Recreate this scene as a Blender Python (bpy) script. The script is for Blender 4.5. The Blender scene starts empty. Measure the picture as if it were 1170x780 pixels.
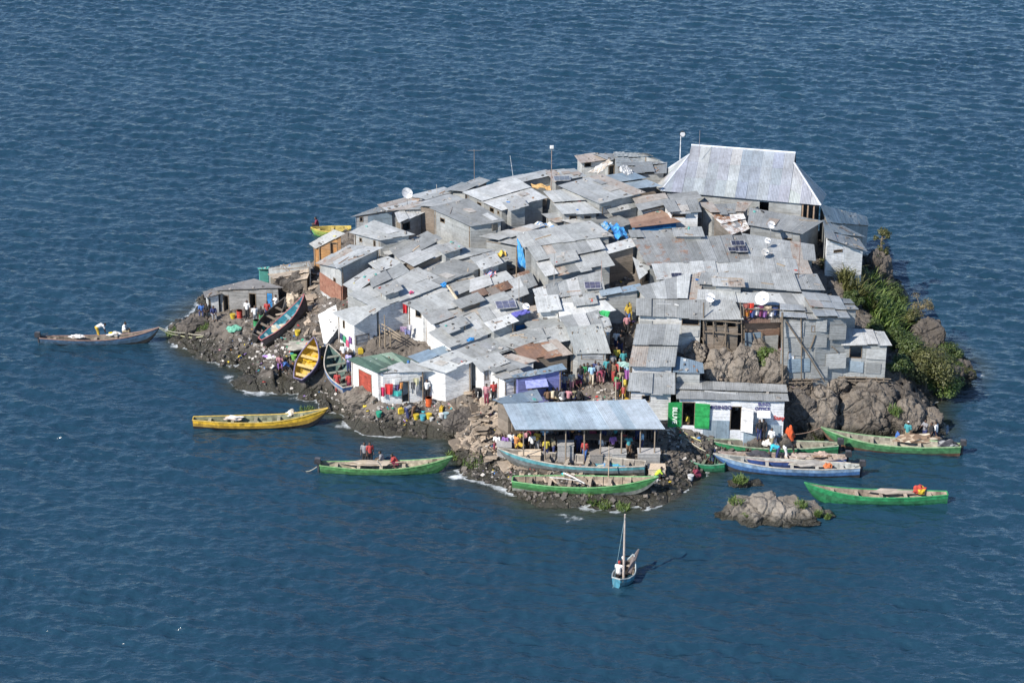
import bpy, bmesh, math, random
import numpy as np
from mathutils import Vector, Matrix, Euler
R = math.radians
random.seed(7); np.random.seed(7)
S = bpy.context.scene
COL = S.collection
# ------------------------------------------------------------------ camera
PITCH = R(24.0); CH = 69.0; CY = -CH / math.tan(PITCH); FPX = 2550.0
cam = bpy.data.cameras.new('camera'); cam.lens = FPX / 1170 * 36; cam.sensor_width = 36
cam.clip_start = 1; cam.clip_end = 20000
co = bpy.data.objects.new('camera', cam); COL.objects.link(co)
co.location = (0, CY, CH); co.rotation_euler = (math.pi / 2 - PITCH, 0, 0)
S.camera = co
# ------------------------------------------------------------------ light
SUN_AZ = math.atan2(-0.60, -0.72)      # direction towards the sun in the ground plane
SUN_EL = R(41)
W = bpy.data.worlds.new('World'); S.world = W; W.use_nodes = True
nt = W.node_tree
sky = nt.nodes.new('ShaderNodeTexSky'); sky.sky_type = 'NISHITA'; sky.sun_disc = False
sky.sun_elevation = SUN_EL; sky.sun_rotation = math.pi / 2 - SUN_AZ
sky.air_density = 1.0; sky.dust_density = 0.1; sky.ozone_density = 4.0; sky.altitude = 1500
nt.links.new(sky.outputs[0], nt.nodes['Background'].inputs[0])
nt.nodes['Background'].inputs[1].default_value = 0.135
sl = bpy.data.lights.new('sun', 'SUN'); sl.energy = 5.0; sl.angle = R(0.53); sl.color = (1.0, 0.94, 0.855)
so = bpy.data.objects.new('sun', sl); COL.objects.link(so)
sd = Vector((math.cos(SUN_AZ) * math.cos(SUN_EL), math.sin(SUN_AZ) * math.cos(SUN_EL), math.sin(SUN_EL)))
so.rotation_euler = sd.to_track_quat('Z', 'Y').to_euler(); so.location = sd * 200
S.view_settings.view_transform = 'Standard'; S.view_settings.look = 'None'
S.view_settings.exposure = 0.48; S.view_settings.gamma = 1.0
# ------------------------------------------------------------------ pixel -> world
CAM = np.array([0, CY, CH]); FW = np.array([0, math.cos(PITCH), -math.sin(PITCH)]); UP = np.array([0, math.sin(PITCH), math.cos(PITCH)])
def ray(px, py):
    d = np.array([1.0, 0, 0]) * (px - 585) / FPX - UP * (py - 390) / FPX + FW
    return d / np.linalg.norm(d)
def at_z(px, py, z=0.0):
    d = ray(px, py); t = (z - CH) / d[2]
    return CAM + d * t
# ------------------------------------------------------------------ ground height
CTRL = [  # (px, py, z) of points of bare ground seen in the picture
 (215,375,.8),(240,358,1.5),(275,356,1.7),(312,350,2.0),(335,345,2.5),(345,325,3.4),(265,385,1.2),(300,400,1.2),(330,410,1.5),(300,425,.7),
 (350,435,1.1),(330,430,1.1),(285,437,.35),(380,445,1.3),(395,460,.9),(430,466,1.5),(430,452,2.1),(480,468,1.3),(520,466,1.5),(560,455,2.0),(450,485,.55),(500,488,.6),
 (400,425,2.3),(440,400,3.4),(470,385,3.8),(395,400,3.0),(370,375,3.4),(350,372,2.9),(372,350,4.4),(355,300,4.4),(380,300,5.2),(400,262,6.0),(320,330,2.0),
 (540,500,1.3),(560,480,1.9),(560,520,.8),(600,528,1.0),(660,528,1.0),(740,528,1.0),(620,548,.6),(700,552,.55),(760,535,.9),(780,520,1.0),
 (600,447,2.4),(640,455,2.5),(680,450,2.6),(704,412,3.9),(715,370,5.2),(712,300,6.9),(655,400,4.0),(590,400,3.7),
 (750,498,1.4),(800,503,1.1),(860,503,1.0),(900,497,1.1),(930,487,.9),(780,460,2.0),(850,440,3.0),(800,405,4.2),(850,385,4.9),(890,400,4.3),(900,430,3.4),(880,470,1.9),
 (940,440,2.9),(1000,440,2.9),(1040,450,2.2),(1015,425,3.4),(1050,430,1.6),(1080,425,.9),(990,345,4.6),(960,305,6.0),(1005,300,3.2),(1020,365,3.3),(1040,395,1.8),(1055,415,1.5),
]
WORLD_PTS = [(-6,0,5.7),(2,0,6.6),(10,2,7.3),(18,3,7.4),(0,8,7.4),(-6,8,6.6),(-12,8,5.8),(8,9,8.0),(18,9,7.9),(24,4,6.2),(0,13,7.3),(10,15,7.6),(18,14,7.0),(-10,13,5.2),(-12,0,4.9),(-2,-6,4.9),(4,-6,5.2),
  (14,-6,6.0),(22,-5,5.6),(10,-1,6.9),(20,-10,4.4),(26,10,4.0),(14,-12,4.3),(6,-11,3.9)]
SHORE_PX = [(192,384),(202,395),(225,408),(258,418),(272,430),(270,440),(300,446),(340,450),(372,458),(382,474),(402,490),(440,499),(480,500),(508,501),(520,520),(530,543),(560,553),(580,566),(620,580),(680,586),(725,582),
 (760,574),(790,556),(800,545),(822,532),(850,512),(905,506),(940,500),(962,492),(1000,498),(1040,500),(1070,497),(1074,478),(1066,466),(1085,452),(1103,436),(1113,425)]
SHORE_W = [(33,-1),(30,4),(28,12),(27,20),(20,25),(8,25),(-2,22),(-10,20),(-15,16),(-16.5,11),(-19,9.5),(-24,8.5),(-26,4)]
shore = [tuple(at_z(x, y)[:2]) for x, y in SHORE_PX] + SHORE_W
pts = [tuple(at_z(x, y, z)) for x, y, z in CTRL] + [tuple(p) for p in WORLD_PTS] + [(x, y, 0.0) for x, y in shore]
n_s = len(shore)
for i in range(n_s):
    a = Vector(shore[i - 1]); b = Vector(shore[(i + 1) % n_s]); t = (b - a).normalized(); nrm = Vector((t.y, -t.x))
    if len([0 for _ in [0]]):
        p = Vector(shore[i])
        for d, z in ((2.2, -1.4), (8, -3.2), (20, -4.5)):
            q = p + nrm * d
            if min((Vector(s) - q).length for s in shore) > d * .72: pts.append((q.x, q.y, z))
P3 = np.array(pts); CC = 0.5
def _phi(r2): return np.sqrt(r2 + CC * CC)
_A = _phi(((P3[:, None, :2] - P3[None, :, :2]) ** 2).sum(-1)); _A -= np.eye(len(P3)) * 0.03
_w = np.linalg.solve(np.block([[_A, np.ones((len(P3), 1))], [np.ones((1, len(P3))), np.zeros((1, 1))]]), np.append(P3[:, 2], 0))
GX0, GX1, GY0, GY1, GS = -42.0, 46.0, -44.0, 38.0, 0.15
gx = np.arange(GX0, GX1, GS); gy = np.arange(GY0, GY1, GS)
GGX, GGY = np.meshgrid(gx, gy)
GZ = np.zeros_like(GGX)
for k in range(len(P3)): GZ += _w[k] * _phi((GGX - P3[k, 0]) ** 2 + (GGY - P3[k, 1]) ** 2)
GZ += _w[-1]
GZ = np.clip(GZ, -4, 10)
def _bil(Z, x, y):
    x = np.clip((np.asarray(x, float) - GX0) / GS, 0, len(gx) - 1.001); y = np.clip((np.asarray(y, float) - GY0) / GS, 0, len(gy) - 1.001)
    i = x.astype(int); j = y.astype(int); u = x - i; v = y - j
    return (Z[j, i] * (1 - u) + Z[j, i + 1] * u) * (1 - v) + (Z[j + 1, i] * (1 - u) + Z[j + 1, i + 1] * u) * v
def G(x, y): return _bil(GZ, x, y)
_T = np.arange(118, 215, 0.05)
def hit(px, py, h=0.0, Z=None):
    """the point of the view ray that lies h above the ground"""
    d = ray(px, py); q = CAM[None] + d[None] * _T[:, None]
    f = q[:, 2] - np.maximum(_bil(GZ if Z is None else Z, q[:, 0], q[:, 1]), 0.0) - h
    s = np.where(f < 0)[0]
    if len(s): return q[s[0]]
    return q[np.argmin(np.where(_T > 125, f, 99))]
# ------------------------------------------------------------------ noise
def _hash(i, j, s=0):
    v = np.sin(i * 127.1 + j * 311.7 + s * 74.7) * 43758.5453
    return v - np.floor(v)
def vnoise(x, y, s=0):
    i = np.floor(x); j = np.floor(y); u = x - i; v = y - j; u = u * u * (3 - 2 * u); v = v * v * (3 - 2 * v)
    return (_hash(i, j, s) * (1 - u) + _hash(i + 1, j, s) * u) * (1 - v) + (_hash(i, j + 1, s) * (1 - u) + _hash(i + 1, j + 1, s) * u) * v
def fbm(x, y, o=4, s=0):
    a = 0; t = 0; k = 1
    for q in range(o): a = a + k * vnoise(x * 2 ** q, y * 2 ** q, s + q); t += k; k *= .5
    return a / t
def worley(x, y, s=0):
    i = np.floor(x); j = np.floor(y); f1 = np.full(np.shape(x), 9.0); f2 = f1.copy(); idv = f1 * 0
    for a in (-1, 0, 1):
        for b in (-1, 0, 1):
            hx = _hash(i + a, j + b, s); hy = _hash(i + a, j + b, s + 5)
            d = np.hypot(i + a + hx - x, j + b + hy - y); m = d < f1
            f2 = np.where(m, f1, np.minimum(f2, d)); idv = np.where(m, _hash(i + a, j + b, s + 9), idv); f1 = np.where(m, d, f1)
    return f1, f2, idv
# ------------------------------------------------------------------ materials
MATS = {}
def N(t, kind, **kw):
    n = t.nodes.new('ShaderNode' + kind)
    for k, v in kw.items():
        if k in n.inputs: n.inputs[k].default_value = v
        else: setattr(n, k, v)
    return n
def newmat(name):
    m = bpy.data.materials.new(name); m.use_nodes = True; MATS[name] = m
    return m, m.node_tree, m.node_tree.nodes['Principled BSDF']
def ramp(t, fac, stops):
    r = N(t, 'ValToRGB'); e = r.color_ramp.elements
    while len(e) < len(stops): e.new(.5)
    for k, (p, c) in enumerate(stops):
        e[k].position = p; e[k].color = (*c, 1) if len(c) == 3 else c
    t.links.new(fac, r.inputs[0]); return r.outputs[0]
def mix(t, fac, a, b, mode='MIX'):
    m = N(t, 'Mix', data_type='RGBA', blend_type=mode)
    for s, v in ((m.inputs[0], fac), (m.inputs[6], a), (m.inputs[7], b)):
        if isinstance(v, (int, float)): s.default_value = v
        elif isinstance(v, tuple): s.default_value = (*v, 1)
        else: t.links.new(v, s)
    return m.outputs[2]
def noise(t, scale, detail=4, vec=None, rough=.55):
    n = N(t, 'TexNoise'); n.inputs['Scale'].default_value = scale; n.inputs['Detail'].default_value = detail; n.inputs['Roughness'].default_value = rough
    if vec is not None: t.links.new(vec, n.inputs['Vector'])
    return n.outputs['Fac']
def geo_pos(t): return N(t, 'NewGeometry').outputs['Position']
def vscale(t, vec, s):
    m = N(t, 'Mapping'); m.inputs['Scale'].default_value = s; t.links.new(vec, m.inputs[0]); return m.outputs[0]
def bump(t, b, h, strength, dist):
    n = N(t, 'Bump'); n.inputs['Strength'].default_value = strength; n.inputs['Distance'].default_value = dist
    t.links.new(h, n.inputs['Height']); t.links.new(n.outputs[0], b.inputs['Normal'])
def plain(name, col, rough=.7, metal=0.0, var=.25, sc=6):
    if name in MATS: return MATS[name]
    m, t, b = newmat(name)
    tc = N(t, 'TexCoord').outputs['Object']
    f = noise(t, sc, 5, tc)
    lo = tuple(c * (1 - var) for c in col); hi = tuple(min(1, c * (1 + var)) for c in col)
    t.links.new(ramp(t, f, [(.3, lo), (.7, hi)]), b.inputs['Base Color'])
    b.inputs['Roughness'].default_value = rough; b.inputs['Metallic'].default_value = metal
    return m
def sheet_mat():
    """corrugated iron and boards: the sheet's own tone is a colour attribute (alpha = how rusty)"""
    m, t, b = newmat('sheet')
    at = N(t, 'Attribute', attribute_name='Col'); p = geo_pos(t); uv = N(t, 'UVMap').outputs[0]
    n1 = noise(t, .9, 6, p, .65); n2 = noise(t, 5, 5, p, .6)
    streak = noise(t, 1, 4, vscale(t, uv, (9, .5, 1)), .6)
    c = mix(t, 1.0, at.outputs['Color'], ramp(t, n1, [(.3, (.70, .70, .69)), (.7, (1.12, 1.12, 1.12))]), 'MULTIPLY')
    c = mix(t, 1.0, c, ramp(t, n2, [(.30, (.80, .79, .77)), (.5, (1.0,)*3), (.7, (1.06, 1.06, 1.05))]), 'MULTIPLY')
    c = mix(t, .8, c, ramp(t, streak, [(.3, (.80, .79, .77)), (.6, (1.06, 1.06, 1.06))]), 'MULTIPLY')
    # rust: where noise is above a threshold set by alpha
    mt = N(t, 'Math', operation='ADD'); t.links.new(noise(t, 1.7, 6, vscale(t, p, (1, 1, 1)), .7), mt.inputs[0]); t.links.new(at.outputs['Alpha'], mt.inputs[1])
    mr = N(t, 'MapRange'); mr.inputs[1].default_value = .80; mr.inputs[2].default_value = .95; t.links.new(mt.outputs[0], mr.inputs[0])
    rustc = ramp(t, n2, [(.3, (.16, .075, .04)), (.7, (.34, .19, .11))])
    c = mix(t, mr.outputs[0], c, rustc)
    t.links.new(c, b.inputs['Base Color'])
    b.inputs['Metallic'].default_value = .12; b.inputs['Roughness'].default_value = .5
    wv = N(t, 'TexWave', wave_type='BANDS', bands_direction='X'); wv.inputs['Scale'].default_value = 2.6; wv.inputs['Distortion'].default_value = .15
    t.links.new(vscale(t, uv, (1, 1, 1)), wv.inputs[0])
    ad = N(t, 'Math', operation='ADD'); t.links.new(wv.outputs['Fac'], ad.inputs[0]); t.links.new(n2, ad.inputs[1])
    bump(t, b, ad.outputs[0], .35, .022)
    return m
sheet_mat()
def col_mat(name, rough, var=.2, sc=8, bmp=.3):
    m, t, b = newmat(name)
    at = N(t, 'Attribute', attribute_name='Col'); p = geo_pos(t)
    n2 = noise(t, sc, 5, p, .6)
    c = mix(t, 1.0, at.outputs['Color'], ramp(t, n2, [(.3, (1 - var,) * 3), (.7, (1 + var * .6,) * 3)]), 'MULTIPLY')
    t.links.new(c, b.inputs['Base Color']); b.inputs['Roughness'].default_value = rough
    bump(t, b, n2, bmp, .03)
    return m
col_mat('painted', .55, .45, 3.5); col_mat('cloth', .9, .15, 12); col_mat('wood', .8, .35, 7, .5); col_mat('rubbish', .8, .3, 9)
def rock_mat(name, dark, mid, light, wetz=.35):
    m, t, b = newmat(name)
    p = geo_pos(t)
    n1 = noise(t, .35, 7, p, .62); n2 = noise(t, 2.2, 7, p, .7); n3 = noise(t, 9, 5, p, .7)
    vo = N(t, 'TexVoronoi', feature='DISTANCE_TO_EDGE'); vo.inputs['Scale'].default_value = .55
    dn = N(t, 'TexNoise'); dn.inputs['Scale'].default_value = .8; dn.inputs['Detail'].default_value = 7; t.links.new(p, dn.inputs['Vector'])
    va = N(t, 'VectorMath', operation='ADD'); t.links.new(p, va.inputs[0]); t.links.new(dn.outputs['Color'], va.inputs[1]); t.links.new(va.outputs[0], vo.inputs['Vector'])
    c = ramp(t, n2, [(.28, dark), (.5, mid), (.74, light)])
    c = mix(t, .55, c, ramp(t, n1, [(.35, dark), (.65, light)]))
    c = mix(t, ramp(t, n3, [(.62, (0, 0, 0)), (.72, (.55,) * 3)]), c, tuple(min(1, x * 1.35) for x in light))
    c = mix(t, ramp(t, vo.outputs[0], [(0, (.7,) * 3), (.03, (0, 0, 0))]), c, tuple(x * .4 for x in dark))
    if name == 'ground_rock':
        du = N(t, 'Attribute', attribute_name='dust'); dm = N(t, 'Math', operation='MULTIPLY'); t.links.new(du.outputs['Fac'], dm.inputs[0]); dm.inputs[1].default_value = .55
        c = mix(t, dm.outputs[0], c, ramp(t, n2, [(.3, (.15, .125, .10)), (.7, (.29, .25, .21))]))
    sx = N(t, 'SeparateXYZ'); t.links.new(p, sx.inputs[0])
    a = N(t, 'Math', operation='MULTIPLY_ADD'); t.links.new(n2, a.inputs[0]); a.inputs[1].default_value = -.9; t.links.new(sx.outputs[2], a.inputs[2])
    wet = N(t, 'MapRange'); wet.inputs[1].default_value = wetz - .45; wet.inputs[2].default_value = wetz - .05; wet.inputs[3].default_value = 1; wet.inputs[4].default_value = 0
    t.links.new(a.outputs[0], wet.inputs[0])
    c = mix(t, wet.outputs[0], c, ramp(t, n3, [(.3, (.022, .02, .016)), (.7, (.055, .05, .032))]))
    t.links.new(c, b.inputs['Base Color'])
    rr = N(t, 'MapRange'); rr.inputs[3].default_value = .9; rr.inputs[4].default_value = .35; t.links.new(wet.outputs[0], rr.inputs[0]); t.links.new(rr.outputs[0], b.inputs['Roughness'])
    ad = N(t, 'Math', operation='ADD'); t.links.new(n2, ad.inputs[0]); t.links.new(n3, ad.inputs[1])
    cm = N(t, 'MapRange'); cm.inputs[2].default_value = .06; cm.inputs[4].default_value = 1.0; t.links.new(vo.outputs[0], cm.inputs[0]); ae = N(t, 'Math', operation='ADD'); t.links.new(ad.outputs[0], ae.inputs[0]); t.links.new(cm.outputs[0], ae.inputs[1])
    bump(t, b, ae.outputs[0], .9, .14)
    return m
rock_mat('ground_rock', (.035, .029, .024), (.085, .072, .061), (.19, .165, .14), .62)
rock_mat('pale_rock', (.060, .049, .039), (.145, .120, .095), (.33, .285, .235), .55)
rock_mat('islet_rock', (.10, .085, .068), (.23, .20, .165), (.42, .37, .31), .22)
def leaf_mat(name, a, bcol, trans=.25):
    m, t, b = newmat(name)
    oi = N(t, 'Attribute', attribute_name='Col')
    f = N(t, 'SeparateColor'); t.links.new(oi.outputs['Color'], f.inputs[0])
    t.links.new(ramp(t, f.outputs[0], [(0, a), (1, bcol)]), b.inputs['Base Color'])
    b.inputs['Roughness'].default_value = .55
    tr = N(t, 'BsdfTranslucent'); t.links.new(ramp(t, f.outputs[0], [(0, tuple(x * 1.3 for x in a)), (1, tuple(x * 1.3 for x in bcol))]), tr.inputs[0])
    ms = N(t, 'MixShader'); ms.inputs[0].default_value = trans
    t.links.new(b.outputs[0], ms.inputs[1]); t.links.new(tr.outputs[0], ms.inputs[2]); t.links.new(ms.outputs[0], t.nodes['Material Output'].inputs[0])
    return m
leaf_mat('leaf_green', (.028, .055, .014), (.10, .135, .035)); leaf_mat('leaf_bright', (.05, .10, .02), (.17, .23, .06)); leaf_mat('leaf_olive', (.05, .06, .018), (.15, .15, .05)); leaf_mat('leaf_dry', (.10, .085, .035), (.26, .21, .10))
# ------------------------------------------------------------------ object helpers
def tag(o, label=None, cat=None, group=None, kind=None):
    if label: o['label'] = label
    if cat: o['category'] = cat
    if group: o['group'] = group
    if kind: o['kind'] = kind
    return o
def thing(name, loc, label, cat, group=None, rz=0, rx=0, ry=0):
    o = bpy.data.objects.new(name, None); COL.objects.link(o); o.location = loc; o.rotation_euler = (rx, ry, rz); o.empty_display_size = .3
    return tag(o, label, cat, group)
class MB:
    """collects boxes, tubes and sheets into one mesh with a colour attribute and uv"""
    def __init__(s): s.v = []; s.f = []; s.c = []; s.uv = []; s.mi = []
    def face(s, vs, c=(.5, .5, .5), uv=None, mi=0, a=0.0):
        n = len(s.v); s.v += [tuple(map(float, v)) for v in vs]; s.f.append(tuple(range(n, n + len(vs))))
        s.c.append((c[0], c[1], c[2], a)); s.uv += uv if uv else [(0, 0)] * len(vs); s.mi.append(mi)
    def hexa(s, lo, hi, c, uv=None, a=0.0, mi=0):
        """lo, hi: four points each (same winding, ccw seen from hi)"""
        uv = uv or [(0, 0), (1, 0), (1, 1), (0, 1)]
        s.face(hi, c, uv, mi, a); s.face(lo[::-1], c, uv[::-1], mi, a)
        for i in range(4):
            j = (i + 1) % 4; s.face([lo[i], lo[j], hi[j], hi[i]], c, [uv[i], uv[j], uv[j], uv[i]], mi, a)
    def box(s, c0, sx, sy, sz, col, rz=0, a=0.0, mi=0, M=None):
        c0 = Vector(c0); m = M or Matrix.Rotation(rz, 3, 'Z')
        q = lambda x, y, z: tuple(c0 + m @ Vector((x * sx / 2, y * sy / 2, z * sz / 2)))
        s.hexa([q(-1, -1, -1), q(1, -1, -1), q(1, 1, -1), q(-1, 1, -1)], [q(-1, -1, 1), q(1, -1, 1), q(1, 1, 1), q(-1, 1, 1)], col, None, a, mi)
    def tube(s, pts, r, col, n=6, mi=0, a=0.0):
        pts = [Vector(p) for p in pts]; rr = r if isinstance(r, (list, tuple)) else [r] * len(pts)
        rings = []
        for i, p in enumerate(pts):
            d = (pts[min(i + 1, len(pts) - 1)] - pts[max(i - 1, 0)]).normalized()
            u = d.orthogonal().normalized() if i == 0 else (u - d * u.dot(d)).normalized()
            w = d.cross(u); rings.append([tuple(p + (u * math.cos(k * 2 * math.pi / n) + w * math.sin(k * 2 * math.pi / n)) * rr[i]) for k in range(n)])
        base = len(s.v)
        for rg in rings: s.v += rg
        def fc(idx):
            s.f.append(tuple(idx)); s.c.append((col[0], col[1], col[2], a)); s.uv += [(0, 0)] * len(idx); s.mi.append(mi)
        for i in range(len(rings) - 1):
            for k in range(n):
                j = (k + 1) % n; fc([base + i * n + k, base + i * n + j, base + (i + 1) * n + j, base + (i + 1) * n + k])
        fc([base + k for k in range(n)][::-1]); fc([base + (len(rings) - 1) * n + k for k in range(n)])
    def build(s, name, mats, parent=None, smooth=False, local=False):
        me = bpy.data.meshes.new(name)
        off = Vector((0, 0, 0)); q_ = parent
        while q_ is not None and not local: off += Vector(q_.location); q_ = q_.parent
        v = [(a - off.x, b - off.y, c - off.z) for a, b, c in s.v] if off.length > 0 else s.v
        me.from_pydata(v, [], s.f)
        for m in (mats if isinstance(mats, (list, tuple)) else [mats]): me.materials.append(MATS[m] if isinstance(m, str) else m)
        if s.f:
            me.polygons.foreach_set('material_index', s.mi)
            ca = me.color_attributes.new('Col', 'FLOAT_COLOR', 'CORNER')
            cc = np.repeat(np.array(s.c, np.float32), [len(f) for f in s.f], axis=0); ca.data.foreach_set('color', cc.ravel())
            ul = me.uv_layers.new(name='UVMap'); 
            if len(s.uv) == len(me.loops): ul.data.foreach_set('uv', np.array(s.uv, np.float32).ravel())
        if smooth: me.polygons.foreach_set('use_smooth', [True] * len(me.polygons))
        me.update()
        o = bpy.data.objects.new(name, me); COL.objects.link(o)
        if parent is not None: o.parent = parent
        return o
def grid_mesh(name, X, Y, Z, mat, attr=None, smooth=True):
    h, w = X.shape; me = bpy.data.meshes.new(name)
    me.vertices.add(h * w); me.vertices.foreach_set('co', np.stack([X, Y, Z], -1).astype(np.float32).ravel())
    a = (np.arange(h - 1)[:, None] * w + np.arange(w - 1)[None]).ravel(); q = np.stack([a, a + 1, a + w + 1, a + w], -1).astype(np.int32)
    nf = len(q); me.loops.add(nf * 4); me.loops.foreach_set('vertex_index', q.ravel())
    me.polygons.add(nf); me.polygons.foreach_set('loop_start', np.arange(nf, dtype=np.int32) * 4); me.polygons.foreach_set('loop_total', np.full(nf, 4, np.int32))
    me.update(calc_edges=True); me.validate()
    if smooth: me.polygons.foreach_set('use_smooth', np.ones(nf, bool))
    if attr is not None:
        for k, v in attr.items():
            at = me.attributes.new(k, 'FLOAT', 'POINT'); at.data.foreach_set('value', v.astype(np.float32).ravel())
    me.materials.append(MATS[mat]); o = bpy.data.objects.new(name, me); COL.objects.link(o); return o
# ------------------------------------------------------------------ terrain
land = np.clip((GZ + .8) / 1.2, 0, 1)
def blocks(x, y, s, k):
    """tilted blocks of rock, one plane per cell"""
    i = np.floor(x); j = np.floor(y); f1 = np.full(np.shape(x), 9.0); f2 = f1.copy(); val = f1 * 0
    for a in (-1, 0, 1):
        for b in (-1, 0, 1):
            hx = _hash(i + a, j + b, s); hy = _hash(i + a, j + b, s + 5); dx = x - (i + a + hx); dy = y - (j + b + hy); d = np.abs(dx) * .6 + np.abs(dy) * .6 + .55 * np.hypot(dx, dy); m = d < f1
            v = _hash(i + a, j + b, s + 9) - .5 + k * (dx * (_hash(i + a, j + b, s + 11) - .5) + dy * (_hash(i + a, j + b, s + 13) - .5))
            f2 = np.where(m, f1, np.minimum(f2, d)); val = np.where(m, v, val); f1 = np.where(m, d, f1)
    return val, np.clip(1 - (f2 - f1) / .10, 0, 1)
wq = fbm(GGX / 1.6, GGY / 1.6, 3, 3) * 1.1; wr = fbm(GGX / 1.6 + 9, GGY / 1.6, 3, 8) * 1.1; ca_, sa_ = math.cos(.5), math.sin(.5)
RX, RY = GGX * ca_ + GGY * sa_, -GGX * sa_ + GGY * ca_
v1, e1 = blocks(RX / 3.1 + wq, RY / 1.9 + wr, 2, 1.5); v2, e2 = blocks(RX / 1.2 + wr, RY / .8 + wq, 21, 1.3); v3, e3 = blocks(RX / .5 + wq, RY / .4 + wr, 41, 1.3)
rough = v1 * .85 + v2 * .42 + v3 * .20 - e1 * .22 - e2 * .10 + (fbm(GGX / 4, GGY / 4, 5, 1) - .5) * .8 + (fbm(GGX * 2.2, GGY * 2.2, 3, 6) - .5) * .12
# trodden and built-up ground is smoother
bu = np.clip((GZ - 2.4) / 1.5, 0, 1)
mk = np.zeros_like(GZ)
for (px, py, z, r) in ((620,528,1.0,5),(680,528,1.0,5),(740,528,1.0,5),(660,450,2.5,4.5),(700,430,3,3),(600,452,2.4,3),(800,500,1,3.5),(860,500,1,3.5),(440,464,1.5,3),(500,466,1.4,3.4),(275,357,1.7,4)):
    p = at_z(px, py, z); mk = np.maximum(mk, np.clip(1.5 - np.hypot(GGX - p[0], GGY - p[1]) / r, 0, 1))
amp = land * 1.0 * (1 - .82 * np.maximum(bu * .8, mk))
TZ = GZ + rough * amp - .12 * bu
def T(x, y): return _bil(TZ, x, y)
MATS['ground_rock'].name = 'ground_rock'
sel_y = slice(30, len(gy) - 20); sel_x = slice(10, len(gx) - 10)
o = grid_mesh('terrain', GGX[sel_y, sel_x], GGY[sel_y, sel_x], TZ[sel_y, sel_x], 'ground_rock', {'dust': np.clip(np.maximum(bu, mk) * 1.2 * (.4 + fbm(GGX / 2, GGY / 2, 4, 12)), 0, 1)[sel_y, sel_x]}, smooth=False); tag(o, kind='structure')
# ------------------------------------------------------------------ lake
def axis(lo, hi, step, far, n=14):
    mid = np.arange(lo, hi, step); g = np.geomspace(step * 3, far, n)
    return np.concatenate([lo - g[::-1], mid, hi + g])
wx = axis(-78, 78, .19, 4000); 
wy = np.concatenate([-52 - np.geomspace(.6, 4000, 14)[::-1], np.arange(-52, 0, .16), np.arange(0, 50, .2), np.arange(50, 125, .26), 125 + np.geomspace(.8, 6000, 14)])
WX, WY = np.meshgrid(wx, wy)
rs = np.random.RandomState(3)
WZ = np.zeros_like(WX); DX = np.zeros_like(WX); DY = np.zeros_like(WX)
main = R(-103)
for k in range(96):
    lam = .42 * (3.2 / .42) ** (rs.rand() ** 1.4); th = main + rs.normal() * (.42 if lam > 2 else .72)
    a = .0056 * lam ** 0.85 * (0.55 if lam > 4 else 1.0) * (.6 + .8 * rs.rand()); kk = 2 * math.pi / lam; ph = rs.rand() * 6.28
    # slow phase drift breaks up long straight crests
    arg = kk * (WX * math.cos(th) + WY * math.sin(th)) + ph
    WZ += a * np.sin(arg); c = a * np.cos(arg) * .05; DX += c * math.cos(th); DY += c * math.sin(th)
gust = .62 + .85 * fbm(WX / 26, WY / 9, 4, 4)
gg = GZ; depth = _bil(GZ, WX, WY)
inside = (WX > GX0 + 2) & (WX < GX1 - 2) & (WY > GY0 + 2) & (WY < GY1 - 2)
calm = np.where(inside, np.clip((-depth) / 2.0, .55, 1), 1)
# lee of the island to the right front is calmer
lee = at_z(900, 560); calm *= 1 - .25 * np.exp(-(((WX - lee[0]) / 10) ** 2 + ((WY - lee[1]) / 6) ** 2))
fade = np.clip((WX + 78) / 6, 0, 1) * np.clip((78 - WX) / 6, 0, 1) * np.clip((WY + 52) / 3, 0, 1) * np.clip((125 - WY) / 10, 0, 1)
k = gust * calm * fade
WZ *= k; DX *= k; DY *= k
tz = _bil(TZ, WX, WY)
foam = np.zeros_like(WX)
FOAM = [(215,392,9,1),(200,396,6,1),(232,408,10,1),(262,413,8,.9),(275,436,9,1),(262,430,6,1),(300,449,12,.9),(345,455,12,.8),(395,488,10,.9),(500,500,12,.7),(522,545,5,1),(650,592,9,.8),(698,595,10,.7),(520,520,4,.7),
  (1105,425,7,1),(1115,428,7,.8),(330,448,10,.7),(820,590,6,.4),(640,588,6,.7),(430,498,9,.5),(370,262,5,.5)]
for (px, py, r, s) in FOAM:
    p = at_z(px, py); rr = r / 14.0; foam = np.maximum(foam, .90 * s * np.exp(-(((WX - p[0]) / (rr * 2.2)) ** 2 + ((WY - p[1]) / (rr * 1.3)) ** 2)) * (.45 + 1.1 * fbm(WX * 1.1, WY * 1.6, 4, 31)))
edge = np.where(inside, np.exp(-((np.clip(-tz, 0, 9)) / .34) ** 2) * .80, 0) * (fbm(WX / 3, WY / 3, 2, 7) > .42)
foam = np.maximum(foam, edge * (WY < 12))
shallow = np.where(inside, np.clip(1 + depth / 1.3, 0, 1), 0)
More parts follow.
